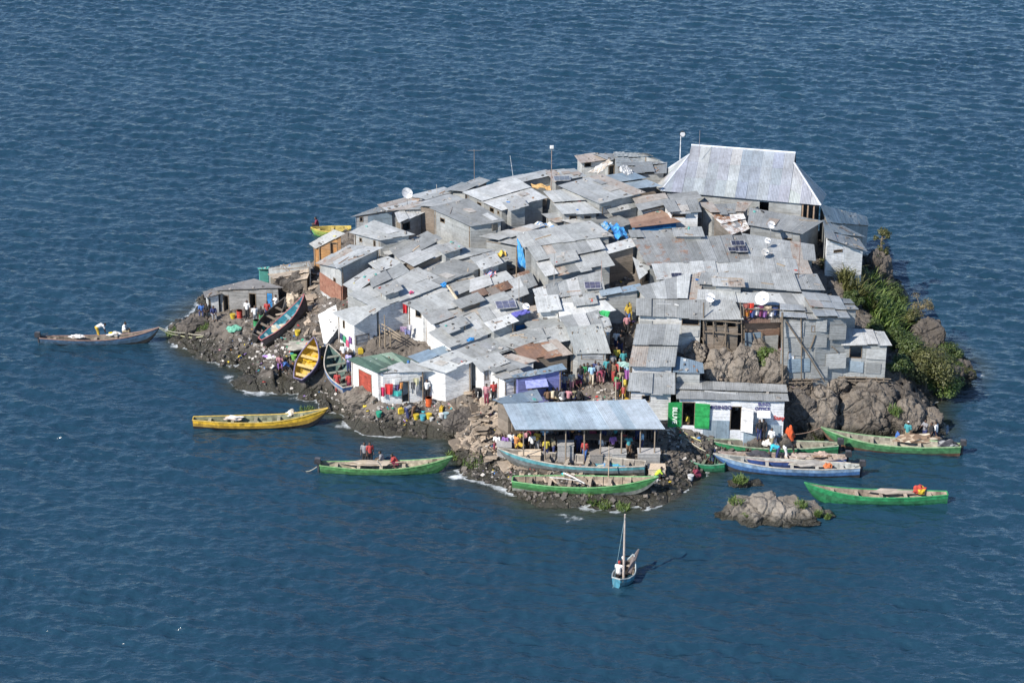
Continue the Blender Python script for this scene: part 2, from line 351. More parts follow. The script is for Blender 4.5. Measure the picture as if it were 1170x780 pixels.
def water_mat():
    m, t, b = newmat('lake_water'); p = geo_pos(t)
    n0 = noise(t, .05, 3, p); mp = N(t, 'Mapping'); mp.inputs['Rotation'].default_value = (0, 0, R(-12)); mp.inputs['Scale'].default_value = (.62, 1.5, 1); t.links.new(p, mp.inputs[0]); n1 = noise(t, 1.45, 4, mp.outputs[0], .5); n2 = noise(t, 3.3, 4, mp.outputs[0], .6)
    fo = N(t, 'Attribute', attribute_name='foam'); sh = N(t, 'Attribute', attribute_name='shallow')
    deep = ramp(t, n0, [(.3, (.0092, .034, .057)), (.7, (.012, .042, .068))])
    c = mix(t, sh.outputs['Fac'], deep, (.035, .040, .030))
    nf = noise(t, 2.4, 8, p, .85)
    a = N(t, 'Math', operation='ADD'); t.links.new(nf, a.inputs[0]); t.links.new(fo.outputs['Fac'], a.inputs[1])
    mr = N(t, 'MapRange'); mr.inputs[1].default_value = 1.10; mr.inputs[2].default_value = 1.42; t.links.new(a.outputs[0], mr.inputs[0])
    c = mix(t, mr.outputs[0], c, (.62, .66, .68))
    t.links.new(c, b.inputs['Base Color'])
    rr = N(t, 'MapRange'); rr.inputs[3].default_value = .16; rr.inputs[4].default_value = .8; t.links.new(mr.outputs[0], rr.inputs[0]); t.links.new(rr.outputs[0], b.inputs['Roughness'])
    b.inputs['IOR'].default_value = 1.58
    ad = N(t, 'Math', operation='MULTIPLY_ADD'); t.links.new(n2, ad.inputs[0]); ad.inputs[1].default_value = .10; t.links.new(n1, ad.inputs[2])
    bump(t, b, ad.outputs[0], 1.0, .20)
water_mat()
o = grid_mesh('lake_water', WX + DX, WY + DY, WZ, 'lake_water', {'foam': foam, 'shallow': shallow}); tag(o, kind='structure')
# ------------------------------------------------------------------ shanty houses
GREY = [(.370,.382,.378), (.355,.366,.364), (.388,.400,.396), (.335,.348,.345), (.405,.415,.41), (.38,.388,.38)]
TONES = {
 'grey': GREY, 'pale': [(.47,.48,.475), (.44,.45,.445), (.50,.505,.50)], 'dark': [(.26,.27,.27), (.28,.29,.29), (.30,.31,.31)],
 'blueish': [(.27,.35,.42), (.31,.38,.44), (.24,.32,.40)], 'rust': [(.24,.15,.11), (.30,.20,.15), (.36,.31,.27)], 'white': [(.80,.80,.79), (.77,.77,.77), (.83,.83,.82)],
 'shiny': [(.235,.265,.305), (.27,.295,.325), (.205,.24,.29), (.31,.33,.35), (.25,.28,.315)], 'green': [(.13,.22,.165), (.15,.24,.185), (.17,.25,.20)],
 'wood': [(.25,.205,.165), (.30,.25,.205), (.21,.18,.15)], 'tan': [(.50,.40,.30), (.55,.45,.34)], 'orange': [(.45,.22,.08), (.50,.27,.11), (.38,.22,.11)],
 'brick': [(.26,.12,.08), (.30,.15,.10)], 'purple': [(.21,.23,.52), (.23,.25,.55)], 'dirtywhite': [(.66,.66,.64), (.73,.73,.71), (.55,.55,.53)], 'blue': [(.04,.20,.45), (.05,.24,.50)],
 'turquoise': [(.12,.42,.36)], 'concrete': [(.30,.295,.285), (.34,.33,.32)], 'mud': [(.19,.175,.16), (.225,.205,.185)], 'shop': [(.76,.78,.81), (.79,.80,.83)], 'market': [(.33,.41,.47), (.40,.48,.54), (.46,.52,.57), (.36,.43,.49)],
}
rnd = random.Random(11)
def tone(key, var=.06):
    c = rnd.choice(TONES[key]); k = 1 + rnd.uniform(-var, var); return tuple(min(1, x * k) for x in c)
def bil(q, u, v):
    A, B, C_, D = q; return A * (1 - u) * (1 - v) + B * u * (1 - v) + C_ * u * v + D * (1 - u) * v
def sheets(mb, q, key, along='v', wid=.85, lng=2.6, rust=.1, over=.14, thick=.012, jit=.03, var=.06, messy=1.0):
    """lay overlapping metal sheets over the quad q (back-left, back-right, front-right, front-left)"""
    q = [np.array(p, float) for p in q]
    if along == 'u': q = [q[3], q[0], q[1], q[2]]
    lu = (np.linalg.norm(q[1] - q[0]) + np.linalg.norm(q[2] - q[3])) / 2; lv = (np.linalg.norm(q[3] - q[0]) + np.linalg.norm(q[2] - q[1])) / 2
    nu = max(1, round(lu / wid)); nv = max(1, round(lv / lng))
    ou = over / max(lu, .1); ov = over * 1.3 / max(lv, .1)
    nrm = np.cross(q[1] - q[0], q[3] - q[0]); nrm = nrm / (np.linalg.norm(nrm) + 1e-9)
    if nrm[2] < 0: nrm = -nrm
    r0 = rust + rnd.uniform(-.05, .05); sj = rnd.randrange(1, nv) if nv > 1 and rnd.random() < .85 * messy else 99; si = rnd.randrange(1, nu) if nu > 2 and rnd.random() < .45 * messy else 99; sh = rnd.uniform(.08, .18); gk = rnd.choice((.66, .76, .84, .90, .94, 1.0, 1.1, 1.22)) if messy >= 1 else 1
    for j in range(nv):
        for i in range(nu):
            u0 = i / nu - .02 / lu; u1 = (i + 1) / nu + .04 / lu; v0 = j / nv - .05 / lv; v1 = (j + 1) / nv + .08 / lv
            if i == 0: u0 = -ou
            if i == nu - 1: u1 = 1 + ou
            if j == 0: v0 = -ov + rnd.uniform(-1, 1) * .05 * messy / lv
            if j == nv - 1: v1 = 1 + ov + rnd.uniform(-1, 1) * .10 * messy / lv
            lift = (.012 + .012 * ((i + j) % 2) + (nv - j) * .022) + rnd.uniform(0, .015) * messy
            lift += (sh if j < sj < 99 else 0) + (sh * .8 if i < si < 99 else 0)
            hi = [bil(q, u, v) + nrm * (lift + thick + rnd.uniform(-1, 1) * jit * .3) for u, v in ((u0, v0), (u1, v0), (u1, v1), (u0, v1))]
            if rnd.random() < .05 * messy: hi[rnd.randrange(4)] += nrm * rnd.uniform(.04, .12)
            lo = [p - nrm * thick for p in hi]
            t = tuple(x * gk for x in tone(key, var)); a = r0 + rnd.uniform(-.08, .10)
            if key in ('grey', 'pale') and rnd.random() < .05 * messy: t = (.40, .36, .32); a = .27
            if key == 'grey' and rnd.random() < .07 * messy: t = tone('pale')
            if key == 'grey' and rnd.random() < .06 * messy: t = tone('dark')
            U = rnd.uniform(0, 50); L = lng
            # winding: ccw from above
            if np.cross(hi[1] - hi[0], hi[3] - hi[0]) @ nrm < 0: hi = hi[::-1]; lo = lo[::-1]; uv = [(U, L), (U + wid, L), (U + wid, 0), (U, 0)]
            else: uv = [(U, 0), (U + wid, 0), (U + wid, L), (U, L)]
            mb.hexa(lo, hi, t, uv, a)
def wall_run(mb, a, b, ta, tb, z0, key, holes=(), rust=0.0, pan=(1.9, .8), thick=.05, var=.06, vert=False):
    """wall from a to b (xy), top heights ta..tb, bottom z0, made of separate sheets or boards; holes = [(s0, s1, z0, z1)]"""
    a = np.array(a[:2], float); b = np.array(b[:2], float); L = np.linalg.norm(b - a)
    if L < .1: return
    d = (b - a) / L; n = np.array([d[1], -d[0]])
    zs = [z0]; zt = max(ta, tb)
    while zs[-1] < zt: zs.append(zs[-1] + pan[1])
    ss = list(np.linspace(0, L, max(2, round(L / pan[0]) + 1)))
    for h in holes:
        ss += [h[0], h[1]]; zs += [h[2], h[3]]
    ss = sorted(x for x in ss if -1e-6 <= x <= L + 1e-6); zs = sorted(zs)
    ss = [x for i, x in enumerate(ss) if i == 0 or x - ss[i - 1] > .02]; zs = [x for i, x in enumerate(zs) if i == 0 or x - zs[i - 1] > .02]
    for i in range(len(ss) - 1):
        s0, s1 = ss[i], ss[i + 1]; t0 = ta + (tb - ta) * s0 / L; t1 = ta + (tb - ta) * s1 / L
        for j in range(len(zs) - 1):
            lo_, hi_ = zs[j], zs[j + 1]; sc = (s0 + s1) / 2; zc = (lo_ + hi_) / 2
            if any(h[0] < sc < h[1] and h[2] < zc < h[3] for h in holes): continue
            if lo_ >= min(t0, t1) - .02:
                continue
            h0 = t0 if hi_ >= min(t0, t1) - .02 else hi_; h1 = t1 if hi_ >= min(t0, t1) - .02 else hi_
            off = rnd.uniform(0, .018); p = a + n * off
            P = lambda s, z, o: (p[0] + d[0] * s + n[0] * o, p[1] + d[1] * s + n[1] * o, z)
            e = .004
            o_hi = [P(s0 + e, lo_ + e, 0), P(s1 - e, lo_ + e, 0), P(s1 - e, h1, 0), P(s0 + e, h0, 0)]
            o_lo = [P(s0 + e, lo_ + e, -thick), P(s1 - e, lo_ + e, -thick), P(s1 - e, h1, -thick), P(s0 + e, h0, -thick)]
            U = rnd.uniform(0, 9); w = s1 - s0; hh = hi_ - lo_
            uv = [(U, 0), (U + w, 0), (U + w, hh), (U, hh)] if vert else [(0, U), (0, U + w), (hh, U + w), (hh, U)]
            mb.hexa(o_lo, o_hi, tone(key, var), uv, rust + rnd.uniform(-.06, .08))
HOUSES = {}; FOOT = []
DOORC = {'red': (.36, .07, .045), 'green': (.02, .26, .07), 'white': (.72, .72, .72), 'blue': (.04, .22, .48), 'grey': (.3, .31, .32), 'brown': (.17, .11, .07), 'paleblue': (.25, .38, .48)}
def on_wall(px, py, a, b):
    d = ray(px, py); a = np.array(a[:2]); b = np.array(b[:2]); e = (b - a) / np.linalg.norm(b - a)
    # CAM + d t = a + e s
    M_ = np.array([[d[0], -e[0]], [d[1], -e[1]]]); t, s = np.linalg.solve(M_, a - CAM[:2]); return s, CAM[2] + d[2] * t
def house(label, quad, h=2.2, roof='grey', wall='grey', rust=.08, along='v', ops=(), group=None, name='shack', cat='shack', base=None, fwall=None, lwall=None, over=.14, lng=2.6, z=None, wid=.85, messy=1.0, bottom=None, skirt=None, wallrust=0.0, pan=(1.9, .8), var=.06):
    if lng == 2.6: lng = rnd.choice((1.5, 1.8, 2.2))
    hs = h if isinstance(h, (list, tuple)) else [h] * 4
    q = [hit(px, py, hh) if z is None else at_z(px, py, z[k]) for k, ((px, py), hh) in enumerate(zip(quad, hs))]
    c = sum(q) / 4; gz = float(G(c[0], c[1])) if base is None else base
    root = thing(name, (c[0], c[1], gz), label, cat, group)
    mb = MB(); sheets(mb, q, roof, along, wid, lng, rust, over, messy=messy, var=var); ro = mb.build('roof', 'sheet', root)
    # roof timbers under the sheets
    ins = [p + (c - p) / np.linalg.norm((c - p)[:2]) * min(.16, .2 * np.linalg.norm((c - p)[:2])) for p in q]
    A, B, C_, D = [np.array(p) for p in ins]
    mb = MB()
    def edge_base(p, r): 
        t = np.linspace(0, 1, 7); g = G(p[0] + (r[0] - p[0]) * t, p[1] + (r[1] - p[1]) * t).min()
        return float(max(g, -.2)) - .35
    runs = {'b': (B, A), 'l': (A, D), 'f': (D, C_), 'r': (C_, B)}
    for k, (p, r) in runs.items():
        z0 = edge_base(p, r) if bottom is None else bottom
        holes = []
        for op in ops:
            if op[0] != k: continue
            x0, y0, x1, y1 = op[1]; xm, ym = (x0 + x1) / 2, (y0 + y1) / 2
            s0, _ = on_wall(x0, ym, p, r); s1, _ = on_wall(x1, ym, p, r); _, zt = on_wall(xm, y0, p, r); _, zb = on_wall(xm, y1, p, r)
            L = float(np.linalg.norm((r - p)[:2])); s0, s1 = sorted((s0, s1)); s0 = max(.06, s0); s1 = min(L - .06, s1)
            if s1 - s0 < .12: continue
            topz = p[2] + (r[2] - p[2]) * (s0 + s1) / 2 / L
            zt = min(zt, topz - .10); 
            if zt - zb < .15: zb = zt - .5
            holes.append((s0, s1, zb, zt)); opening(root, op[2], p, r, s0, s1, zb, zt)
        key = wall
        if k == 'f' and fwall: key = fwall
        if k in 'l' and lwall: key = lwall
        kw = dict(rust=wallrust, pan=pan)
        wall_run(mb, p, r, p[2] - .015, r[2] - .015, z0, key, holes, **kw)
    mb.build('wall', 'sheet', root)
    mb = MB()
    for p in ins: 
        e = min(float(G(p[0], p[1])), gz) - .2 if bottom is None else bottom
        mb.tube([(p[0] - .09 * np.sign(p[0] - c[0]), p[1] - .09 * np.sign(p[1] - c[1]), e), (p[0] - .09 * np.sign(p[0] - c[0]), p[1] - .09 * np.sign(p[1] - c[1]), p[2] - .06)], .05, (.22, .17, .12), 5)
    for p, r in runs.values():
        mb.tube([tuple(p - [0, 0, .06]), tuple(r - [0, 0, .06])], .04, (.22, .17, .12), 4)
    mb.build('roof_frame', 'wood', root)
    HOUSES[label] = (root, q, ins); FOOT.append([tuple(p[:2]) for p in q])
    return root
def opening(root, kind, p, r, s0, s1, zb, zt):
    a = np.array(p[:2]); b = np.array(r[:2]); L = np.linalg.norm(b - a); d = (b - a) / L; n = np.array([d[1], -d[0]])
    P = lambda s, z, o: (a[0] + d[0] * s + n[0] * o, a[1] + d[1] * s + n[1] * o, z)
    def slab(mb, s0, s1, z0, z1, o0, o1, c): mb.hexa([P(s0, z0, o0), P(s1, z0, o0), P(s1, z1, o0), P(s0, z1, o0)], [P(s0, z0, o1), P(s1, z0, o1), P(s1, z1, o1), P(s0, z1, o1)], c)
    isdoor = kind.startswith('door')
    nm = 'door' if isdoor else 'window'
    fc = (.20, .155, .11)
    kindc = kind.split(':')[1] if ':' in kind else None
    mb = MB(); w = .045
    slab(mb, s0, s0 + w, zb, zt, -.05, .035, fc); slab(mb, s1 - w, s1, zb, zt, -.05, .035, fc); slab(mb, s0 + w, s1 - w, zt - w, zt, -.05, .03, fc)
    if not isdoor: slab(mb, s0 + w, s1 - w, zb, zb + w, -.05, .03, fc)
    if kindc is None:
        if isdoor:   # open leaf swung inwards
            slab(mb, s0 + w, s0 + w + .04, zb, zt - w, -.7, -.05, (.2, .17, .13))
        mb.build(nm, 'wood', root)
    else:
        fr = mb.build(nm, 'wood', root)
        mb = MB(); cc = DOORC[kindc]
        slab(mb, s0 + w + .003, s1 - w - .003, zb + .01, zt - w - .003, -.02, .012, cc)
        nn = 3 if isdoor else 1
        for i in range(nn):
            zz = zb + (zt - zb) * (i + .5) / nn; slab(mb, s0 + .09, s1 - .09, zz - .03, zz + .03, .013, .03, tuple(x * .85 for x in cc))
        lf = mb.build('door_leaf' if isdoor else 'shutter', 'painted', fr)
# crop coordinate helper: coordinates read off enlarged views of the photograph
def cr(ox, oy, s): return lambda *v: tuple((ox + v[i] / s, oy + v[i + 1] / s) for i in range(0, len(v), 2))
def cb(ox, oy, s): return lambda a, b, c, d: (ox + a / s, oy + b / s, ox + c / s, oy + d / s)
cA, cB, cC, cD, cE, cF, cG, cH, cI, cK = cr(220,240,5.2), cr(380,190,5.2), cr(560,160,5.2), cr(720,140,4.333), cr(360,320,5.2), cr(540,290,5.2), cr(700,240,5.2), cr(860,230,3.9), cr(700,360,5.2), cr(540,400,4.333)
bA, bB, bC, bD, bE, bF, bG, bH, bI, bK = cb(220,240,5.2), cb(380,190,5.2), cb(560,160,5.2), cb(720,140,4.333), cb(360,320,5.2), cb(540,290,5.2), cb(700,240,5.2), cb(860,230,3.9), cb(700,360,5.2), cb(540,400,4.333)
H = house
# --- far left arm
H('low grey board hut with two dark doorways on the rocky left tip', cA(135,465, 375,418, 520,462, 150,478), [1.75,1.75,1.75,1.75], roof='mud', wall='concrete', rust=.0, pan=(2.2,.22),
  ops=[('f', bA(182,505,217,612), 'door'), ('f', bA(336,494,378,582), 'door'), ('f', bA(440,490,478,590), 'door:blue')])
H('tiny lean-to with open doorway at the far left end of the rocks', cA(72,490, 125,472, 160,500, 85,520), 1.55, roof='mud', wall='dirtywhite', ops=[('f', bA(80,528,108,600), 'door')])
H('long low grey shed behind the plywood roof on the left shore', cA(450,345, 690,310, 702,335, 455,350), 1.6, roof='mud', wall='grey', rust=.0, ops=[('f', bA(540,345,600,372), 'window:grey')])
H('small shed roofed with pale plywood above the left shore rocks', cA(462,398, 700,350, 682,408, 520,440), 1.0, roof='tan', wall='wood', rust=.1, lng=2)
H('small turquoise metal kiosk standing above the left hut', cA(388,348, 452,340, 455,348, 392,352), 1.4, roof='turquoise', wall='turquoise', name='kiosk', cat='kiosk', rust=-.3, over=.04)
H('orange plywood hut with dark doorway and slanting grey roof', cA(708,202, 850,125, 892,140, 735,222), [2.2,2.4,2.3,1.9], roof='pale', wall='orange', rust=-.1, ops=[('f', bA(818,192,862,285), 'door')], pan=(1.2,.5))
H('grey metal house on a red brick base at the left edge', cA(745,318, 935,215, 1110,232, 880,343), 2.5, roof='grey', wall='grey', fwall='grey', lwall='pale', ops=[('l', bA(770,385,792,418), 'window'), ('l', bA(838,402,852,432), 'window')], base=None)  # left wall toned paler than the front: sunlit side put into the colour
# --- crop B
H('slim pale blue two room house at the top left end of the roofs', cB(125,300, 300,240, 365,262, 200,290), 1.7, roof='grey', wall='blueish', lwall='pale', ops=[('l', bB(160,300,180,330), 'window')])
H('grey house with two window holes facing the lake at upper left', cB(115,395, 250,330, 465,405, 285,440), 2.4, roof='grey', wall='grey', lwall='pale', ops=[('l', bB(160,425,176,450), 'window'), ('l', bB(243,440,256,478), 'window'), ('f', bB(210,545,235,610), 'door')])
H('long narrow roof with a rusty edge along the upper left skyline', cB(280,232, 475,182, 545,208, 330,262), 1.8, roof='pale', wall='grey', rust=.12, along='u')
H('narrow pale roof running up behind the roof with the rusty edge', cB(470,178, 660,130, 720,152, 560,198), 1.9, roof='grey', wall='dirtywhite', along='u')
H('white topped shed between the upper left tower and the large grey block', cB(362,262, 690,170, 745,190, 540,255, ), 2.0, roof='pale', wall='pale', along='u', rust=.0)
H('pale roofed shed with a dark open porch at upper left', cB(380,290, 520,240, 545,270, 400,335), 1.8, roof='pale', wall='grey', ops=[('f', bB(400,335,460,385), 'door')])
H('shed at the top left skyline below the antenna pole', cB(680,150, 862,74, 925,92, 785,160), 2.0, roof='pale', wall='grey', along='u')
H('big flat roofed house with three window holes on the upper skyline', [(532,222),(588,206),(622,226),(573,240)], 2.3, roof='pale', wall='grey', ops=[('l', bB(860,215,885,240), 'window'), ('l', bB(935,245,960,275), 'window'), ('l', bB(980,265,992,285), 'window'), ('f', bC(130,435,175,490), 'door:grey')], rust=.03)
H('narrow grey roof with a timber gable behind the large grey block', cB(512,240, 735,188, 800,206, 595,250), 2.3, roof='grey', wall='wood', along='u', rust=.05)
H('large grey metal block of a house facing left on the upper slope', cB(595,252, 800,200, 1010,325, 822,355), 2.6, roof='grey', wall='grey', lwall='grey', rust=.03, ops=[('l', bB(640,308,668,335), 'window'), ('r', bB(970,330,1008,372), 'door')], lng=3.2)
H('low grey shed left of the stack of long diagonal roofs', cB(0,545, 120,478, 285,490, 40,600), 2.5, roof='grey', wall='grey', along='u')
H('long diagonal grey roof just below the house with two window holes', cB(350,495, 560,395, 632,438, 410,560), 1.9, roof='grey', wall='pale', along='u', rust=.0)
H('grey roof with a brown board wall under its lower edge', cB(410,560, 625,470, 705,498, 485,600), 2.0, roof='pale', wall='wood', fwall='wood', along='u')
H('wide pale grey roof with a blue cloth at its lower corner', cB(510,640, 720,560, 890,600, 640,697), 2.0, roof='grey', wall='dirtywhite', rust=.0)
H('flat grey roof below the large grey block on the upper slope', cB(670,535, 745,488, 940,500, 730,560), 1.9, roof='grey', wall='grey')
H('small grey roof with rubbish between it and the large grey block', cB(735,560, 940,502, 1000,545, 800,610), 1.6, roof='pale', wall='grey', along='u')
H('little grey roof tucked in front of the two window house', cB(222,578, 330,545, 415,580, 280,622), 1.9, roof='grey', wall='grey', ops=[])
H('narrow roof strip beside the brick based house', cB(75,705, 215,615, 280,640, 140,742), 2.1, roof='pale', wall='grey', along='u')
H('second roof strip to the right of the brick based house', cB(232,682, 400,588, 440,630, 245,722), 2.1, roof='grey', wall='grey', along='u')
H('big grey roof over the white front with a timber staircase', [(401,338),(470,312),(501,327),(431,353)], 2.1, roof='grey', wall='grey', fwall='white', rust=.04, messy=.7)
# --- crop E
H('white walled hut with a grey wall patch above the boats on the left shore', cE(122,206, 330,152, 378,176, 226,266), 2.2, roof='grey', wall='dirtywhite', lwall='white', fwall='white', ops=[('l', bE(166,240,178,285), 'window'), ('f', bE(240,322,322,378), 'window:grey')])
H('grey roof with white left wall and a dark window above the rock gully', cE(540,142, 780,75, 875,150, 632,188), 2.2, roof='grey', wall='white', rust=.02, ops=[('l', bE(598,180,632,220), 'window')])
H('long pale roof strip in front of the white walled gully house', cE(642,205, 885,150, 945,185, 705,268), 2.0, roof='pale', wall='white', along='u')
H('wide grey roof with a white end wall and a blue rag lying on it', cE(690,320, 945,205, 1040,310, 800,402), 2.1, roof='grey', wall='white', rust=.04, ops=[('l', bE(630,335,660,385), 'door')])
H('small blue grey roof slanting above the white shop row', cE(572,468, 782,390, 812,412, 628,498), 1.7, roof='blueish', wall='grey', along='u', rust=-.2)
H('grey gabled roof over the white house with a tall dark doorway', [(480,417),(520,402),(541,411),(508,425)], 2.4, roof='grey', wall='white', rust=.02, ops=[('r', bE(798,545,850,690), 'door'), ('f', bE(655,575,685,630), 'window')], pan=(1.9,.35))
H('dark grey roof between the tall doorway house and the blue window house', cE(845,422, 1042,350, 1130,405, 930,470), 2.1, roof='grey', wall='dirtywhite', along='v')
H('flat green painted roof of the house with the red door', [(399,412),(448,404),(474,414),(431,426)], 2.3, roof='green', wall='white', rust=.06, ops=[('l', bE(262,545,338,682), 'door:red')], lng=4)
H('white house hung with coloured washing beside the dark open door', [(432,424),(470,413),(487,422),(435,426.5)], 2.35, roof='grey', wall='white', fwall='white', pan=(1.9,.3), ops=[('f', bE(515,600,558,722), 'door'), ('f', bE(625,570,648,650), 'window')])
H('pale shack at the right end of the white shop row', [(541,412),(568,404),(580,414),(551,424)], 2.4, roof='grey', wall='white', ops=[('f', (549,424,558,434), 'window:grey')], pan=(1.9,.5))
# --- crop F
H('grey roof above the gap with the hanging blue tarpaulin', cF(0,30, 190,-18, 215,30, 60,98), 2.0, roof='grey', wall='grey', along='v')
H('narrow grey roof strip above the rusty brown roof', cF(0,168, 190,112, 225,150, 0,228), 1.9, roof='pale', wall='grey', along='u')
H('rusty brown roof littered with scraps in the middle of the left slope', cF(0,235, 190,160, 222,196, 32,275), 1.9, roof='rust', wall='grey', rust=.30, messy=2)
H('grey roof strip below the rusty brown roof', cF(75,282, 300,205, 318,240, 130,312), 1.9, roof='grey', wall='grey', along='u')
H('shed with a patchwork roof and dark solar panel left of centre', cF(-60,330, 200,262, 290,300, 60,372), 1.9, roof='grey', wall='grey', along='v', rust=.06)
H('long grey roof over a wall with a bright blue window', cF(40,345, 250,285, 345,352, 90,432), 2.2, roof='grey', wall='grey', rust=.0, ops=[('f', bF(252,418,313,472), 'window:blue')], lng=3)
H('jagged grey roof left of the blue window house', cF(-60,402, 30,370, 95,430, -5,500), 2.0, roof='grey', wall='dirtywhite', along='u')
H('grey roof with a rag of orange on it below the blue window', cF(120,512, 330,450, 435,490, 240,560), 1.9, roof='grey', wall='grey', along='v')
H('dark grey roof above the white walled corner houses', cF(0,560, 130,525, 200,572, 10,640), 2.0, roof='dark', wall='grey', along='v')
H('heap of rusty sheets roofing a shed above the purple shop', cF(245,560, 490,512, 575,590, 325,640), 1.8, roof='rust', wall='wood', rust=.30, messy=3, wid=.6, lng=1.4)
H('old patchy roof over white walls left of the purple shop', cF(20,650, 230,600, 375,640, 140,712), 2.2, roof='grey', wall='white', rust=.08, messy=2, wid=.7, lng=1.6)
H('white shed with a closed door beside the purple shop', [(566,429),(590,421),(597,427),(575,434)], 2.1, roof='dirtywhite', wall='white', ops=[('f', (577,436,588,450), 'door:white')])
H('purple painted shop with an awning over its window', cK(205,130, 440,78, 452,92, 215,140), [2.2,2.2,2.2,2.2], roof='blueish', wall='purple', rust=-.3, ops=[('f', bK(272,160,365,192), 'window')], name='shop', cat='shop', var=.02)
H('wide grey roof hung with a blue tarpaulin at its left end', [(591,268),(675,254),(698,269),(599,282)], 2.6, roof='grey', wall='grey', rust=-.05, lng=4, messy=.6)
H('broad weathered roof strewn with scraps in front of the blue tarpaulin', [(605,288),(681,273),(699,301),(625,317)], 2.3, roof='grey', wall='grey', rust=.07, lng=2, messy=2)
H('flat grey roof with a small dark panel over the shaded alley', [(611,331),(685,312),(689,332),(615,342)], 2.3, roof='grey', wall='grey', rust=.02)
H('low white edged roof above the gap by the central alley', [(638,341),(688,333),(690,339),(638,347)], 2.2, roof='pale', wall='dirtywhite', rust=-.1)
H('little square roof over a tumbledown pale wall in the centre', [(613,341),(636,339),(640,353),(616,355)], 2.5, roof='grey', wall='dirtywhite', ops=[('f', bF(440,410,462,490), 'door')])
H('pale roof with a green cloth at its right end', [(639,349),(691,346),(700,354),(642,365)], 2.3, roof='pale', wall='grey')
H('upper half of the steep centre roof above the crowd', [(642,366),(682,358),(687,373),(650,377)], 2.5, roof='grey', wall='grey')
H('steep corrugated roof of the grey house above the crowd', [(650,376),(686,373),(695,401),(658,402)], [3.4,3.4,2.0,2.0], roof='grey', wall='grey', rust=-.1, ops=[('f', (664,404,690,411), 'window:grey')], messy=.5)
H('small lean-to roof on the alley side of the steep centre roof', cF(742,372, 800,385, 822,440, 795,462), [2.6,2.4,2.2,2.3], roof='grey', wall='grey')
H('long narrow sheet roof bridging the dark alley', cF(770,232, 980,190, 992,212, 778,252), 2.3, roof='blueish', wall='grey', rust=-.1, along='u')
# --- crop C
H('low skyline roof with a rag of orange timber beside it', cC(60,240, 330,182, 385,205, 150,262), 2.0, roof='pale', wall='grey', along='u')
H('flat skyline roof with a small dark panel near the tall thin mast', cC(340,190, 495,175, 560,215, 385,250), 2.1, roof='grey', wall='grey')
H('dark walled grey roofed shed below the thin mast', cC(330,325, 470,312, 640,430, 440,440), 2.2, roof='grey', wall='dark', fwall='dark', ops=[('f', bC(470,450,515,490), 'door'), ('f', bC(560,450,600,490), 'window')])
H('large smooth pale grey roof with a jutting left eave near the top', cC(420,275, 660,210, 905,312, 650,375), 2.6, roof='grey', wall='grey', rust=-.1, ops=[('f', bC(665,395,715,465), 'door:grey'), ('l', bC(500,312,520,340), 'window')], lng=4, messy=.4)
H('blue grey roof with a ragged edge left of the big hipped hall', cC(690,230, 840,208, 1000,272, 880,290), 2.1, roof='blueish', wall='wood', rust=.05)
H('grey roof at the very top left of the hipped hall', cC(742,95, 935,100, 1040,140, 760,168), 2.1, roof='grey', wall='grey')
H('grey roof with a propped up sheet on the upper skyline', cC(790,150, 1040,140, 1040,195, 850,205), 2.0, roof='grey', wall='grey')
H('ragged little shed with a timber top on the skyline', cC(510,98, 620,84, 690,120, 540,135), 1.9, roof='rust', wall='dirtywhite', rust=.2, ops=[('f', bC(560,125,600,160), 'door')])
H('skyline shed with a flat grey top and dark shaded front', cC(620,84, 750,88, 755,110, 700,118), 2.1, roof='grey', wall='grey', ops=[('f', bC(700,150,738,215), 'door')])
H('grey roof strip with a pale lip below the hall', cD(20,385, 320,345, 338,376, 55,440), 2.2, roof='pale', wall='grey', along='u')
H('white walled house with a window hood below the hall', cD(165,402, 325,388, 345,442, 195,450), 2.4, roof='grey', wall='white', rust=-.1, ops=[('f', bD(205,452,275,470), 'window')])
H('rust streaked roof above the bright blue wall', cD(0,482, 150,440, 238,492, 22,520), 1.9, roof='rust', wall='blue', rust=.08, ops=[('f', bD(160,525,205,550), 'window')], along='u')
H('grey roof just above the large rust patched roof', cD(0,548, 200,540, 240,570, 10,575), 2.2, roof='grey', wall='grey')
H('tattered white and rust sheet roof sliding down below the hall', cD(408,468, 545,455, 580,520, 500,552), 1.7, roof='dirtywhite', wall='mud', rust=.28, messy=3)
H('shed with a twisted grey roof right under the hall eave', cD(345,412, 590,405, 560,448, 400,452), 2.0, roof='grey', wall='grey', rust=.15, messy=3)
H('grey roof carrying a satellite dish below the right end of the hall', cD(600,430, 942,492, 848,552, 588,508), 2.2, roof='grey', wall='grey', rust=-.05, ops=[('f', (896,272,905,277), 'window')])
H('long flat roof on the far side of the hall', cH(300,20, 505,72, 515,108, 330,92), 2.3, roof='grey', wall='grey', rust=-.1)
H('grey roof behind the small white house near the right edge', cH(310,92, 400,118, 495,160, 320,138), 2.1, roof='grey', wall='grey')
H('small white house with a grey roof at the right edge of the roofs', cH(320,142, 470,175, 500,220, 325,165), 3.0, roof='dark', wall='white', fwall='white', rust=-.1, ops=[('f', bH(360,215,400,228), 'window')])
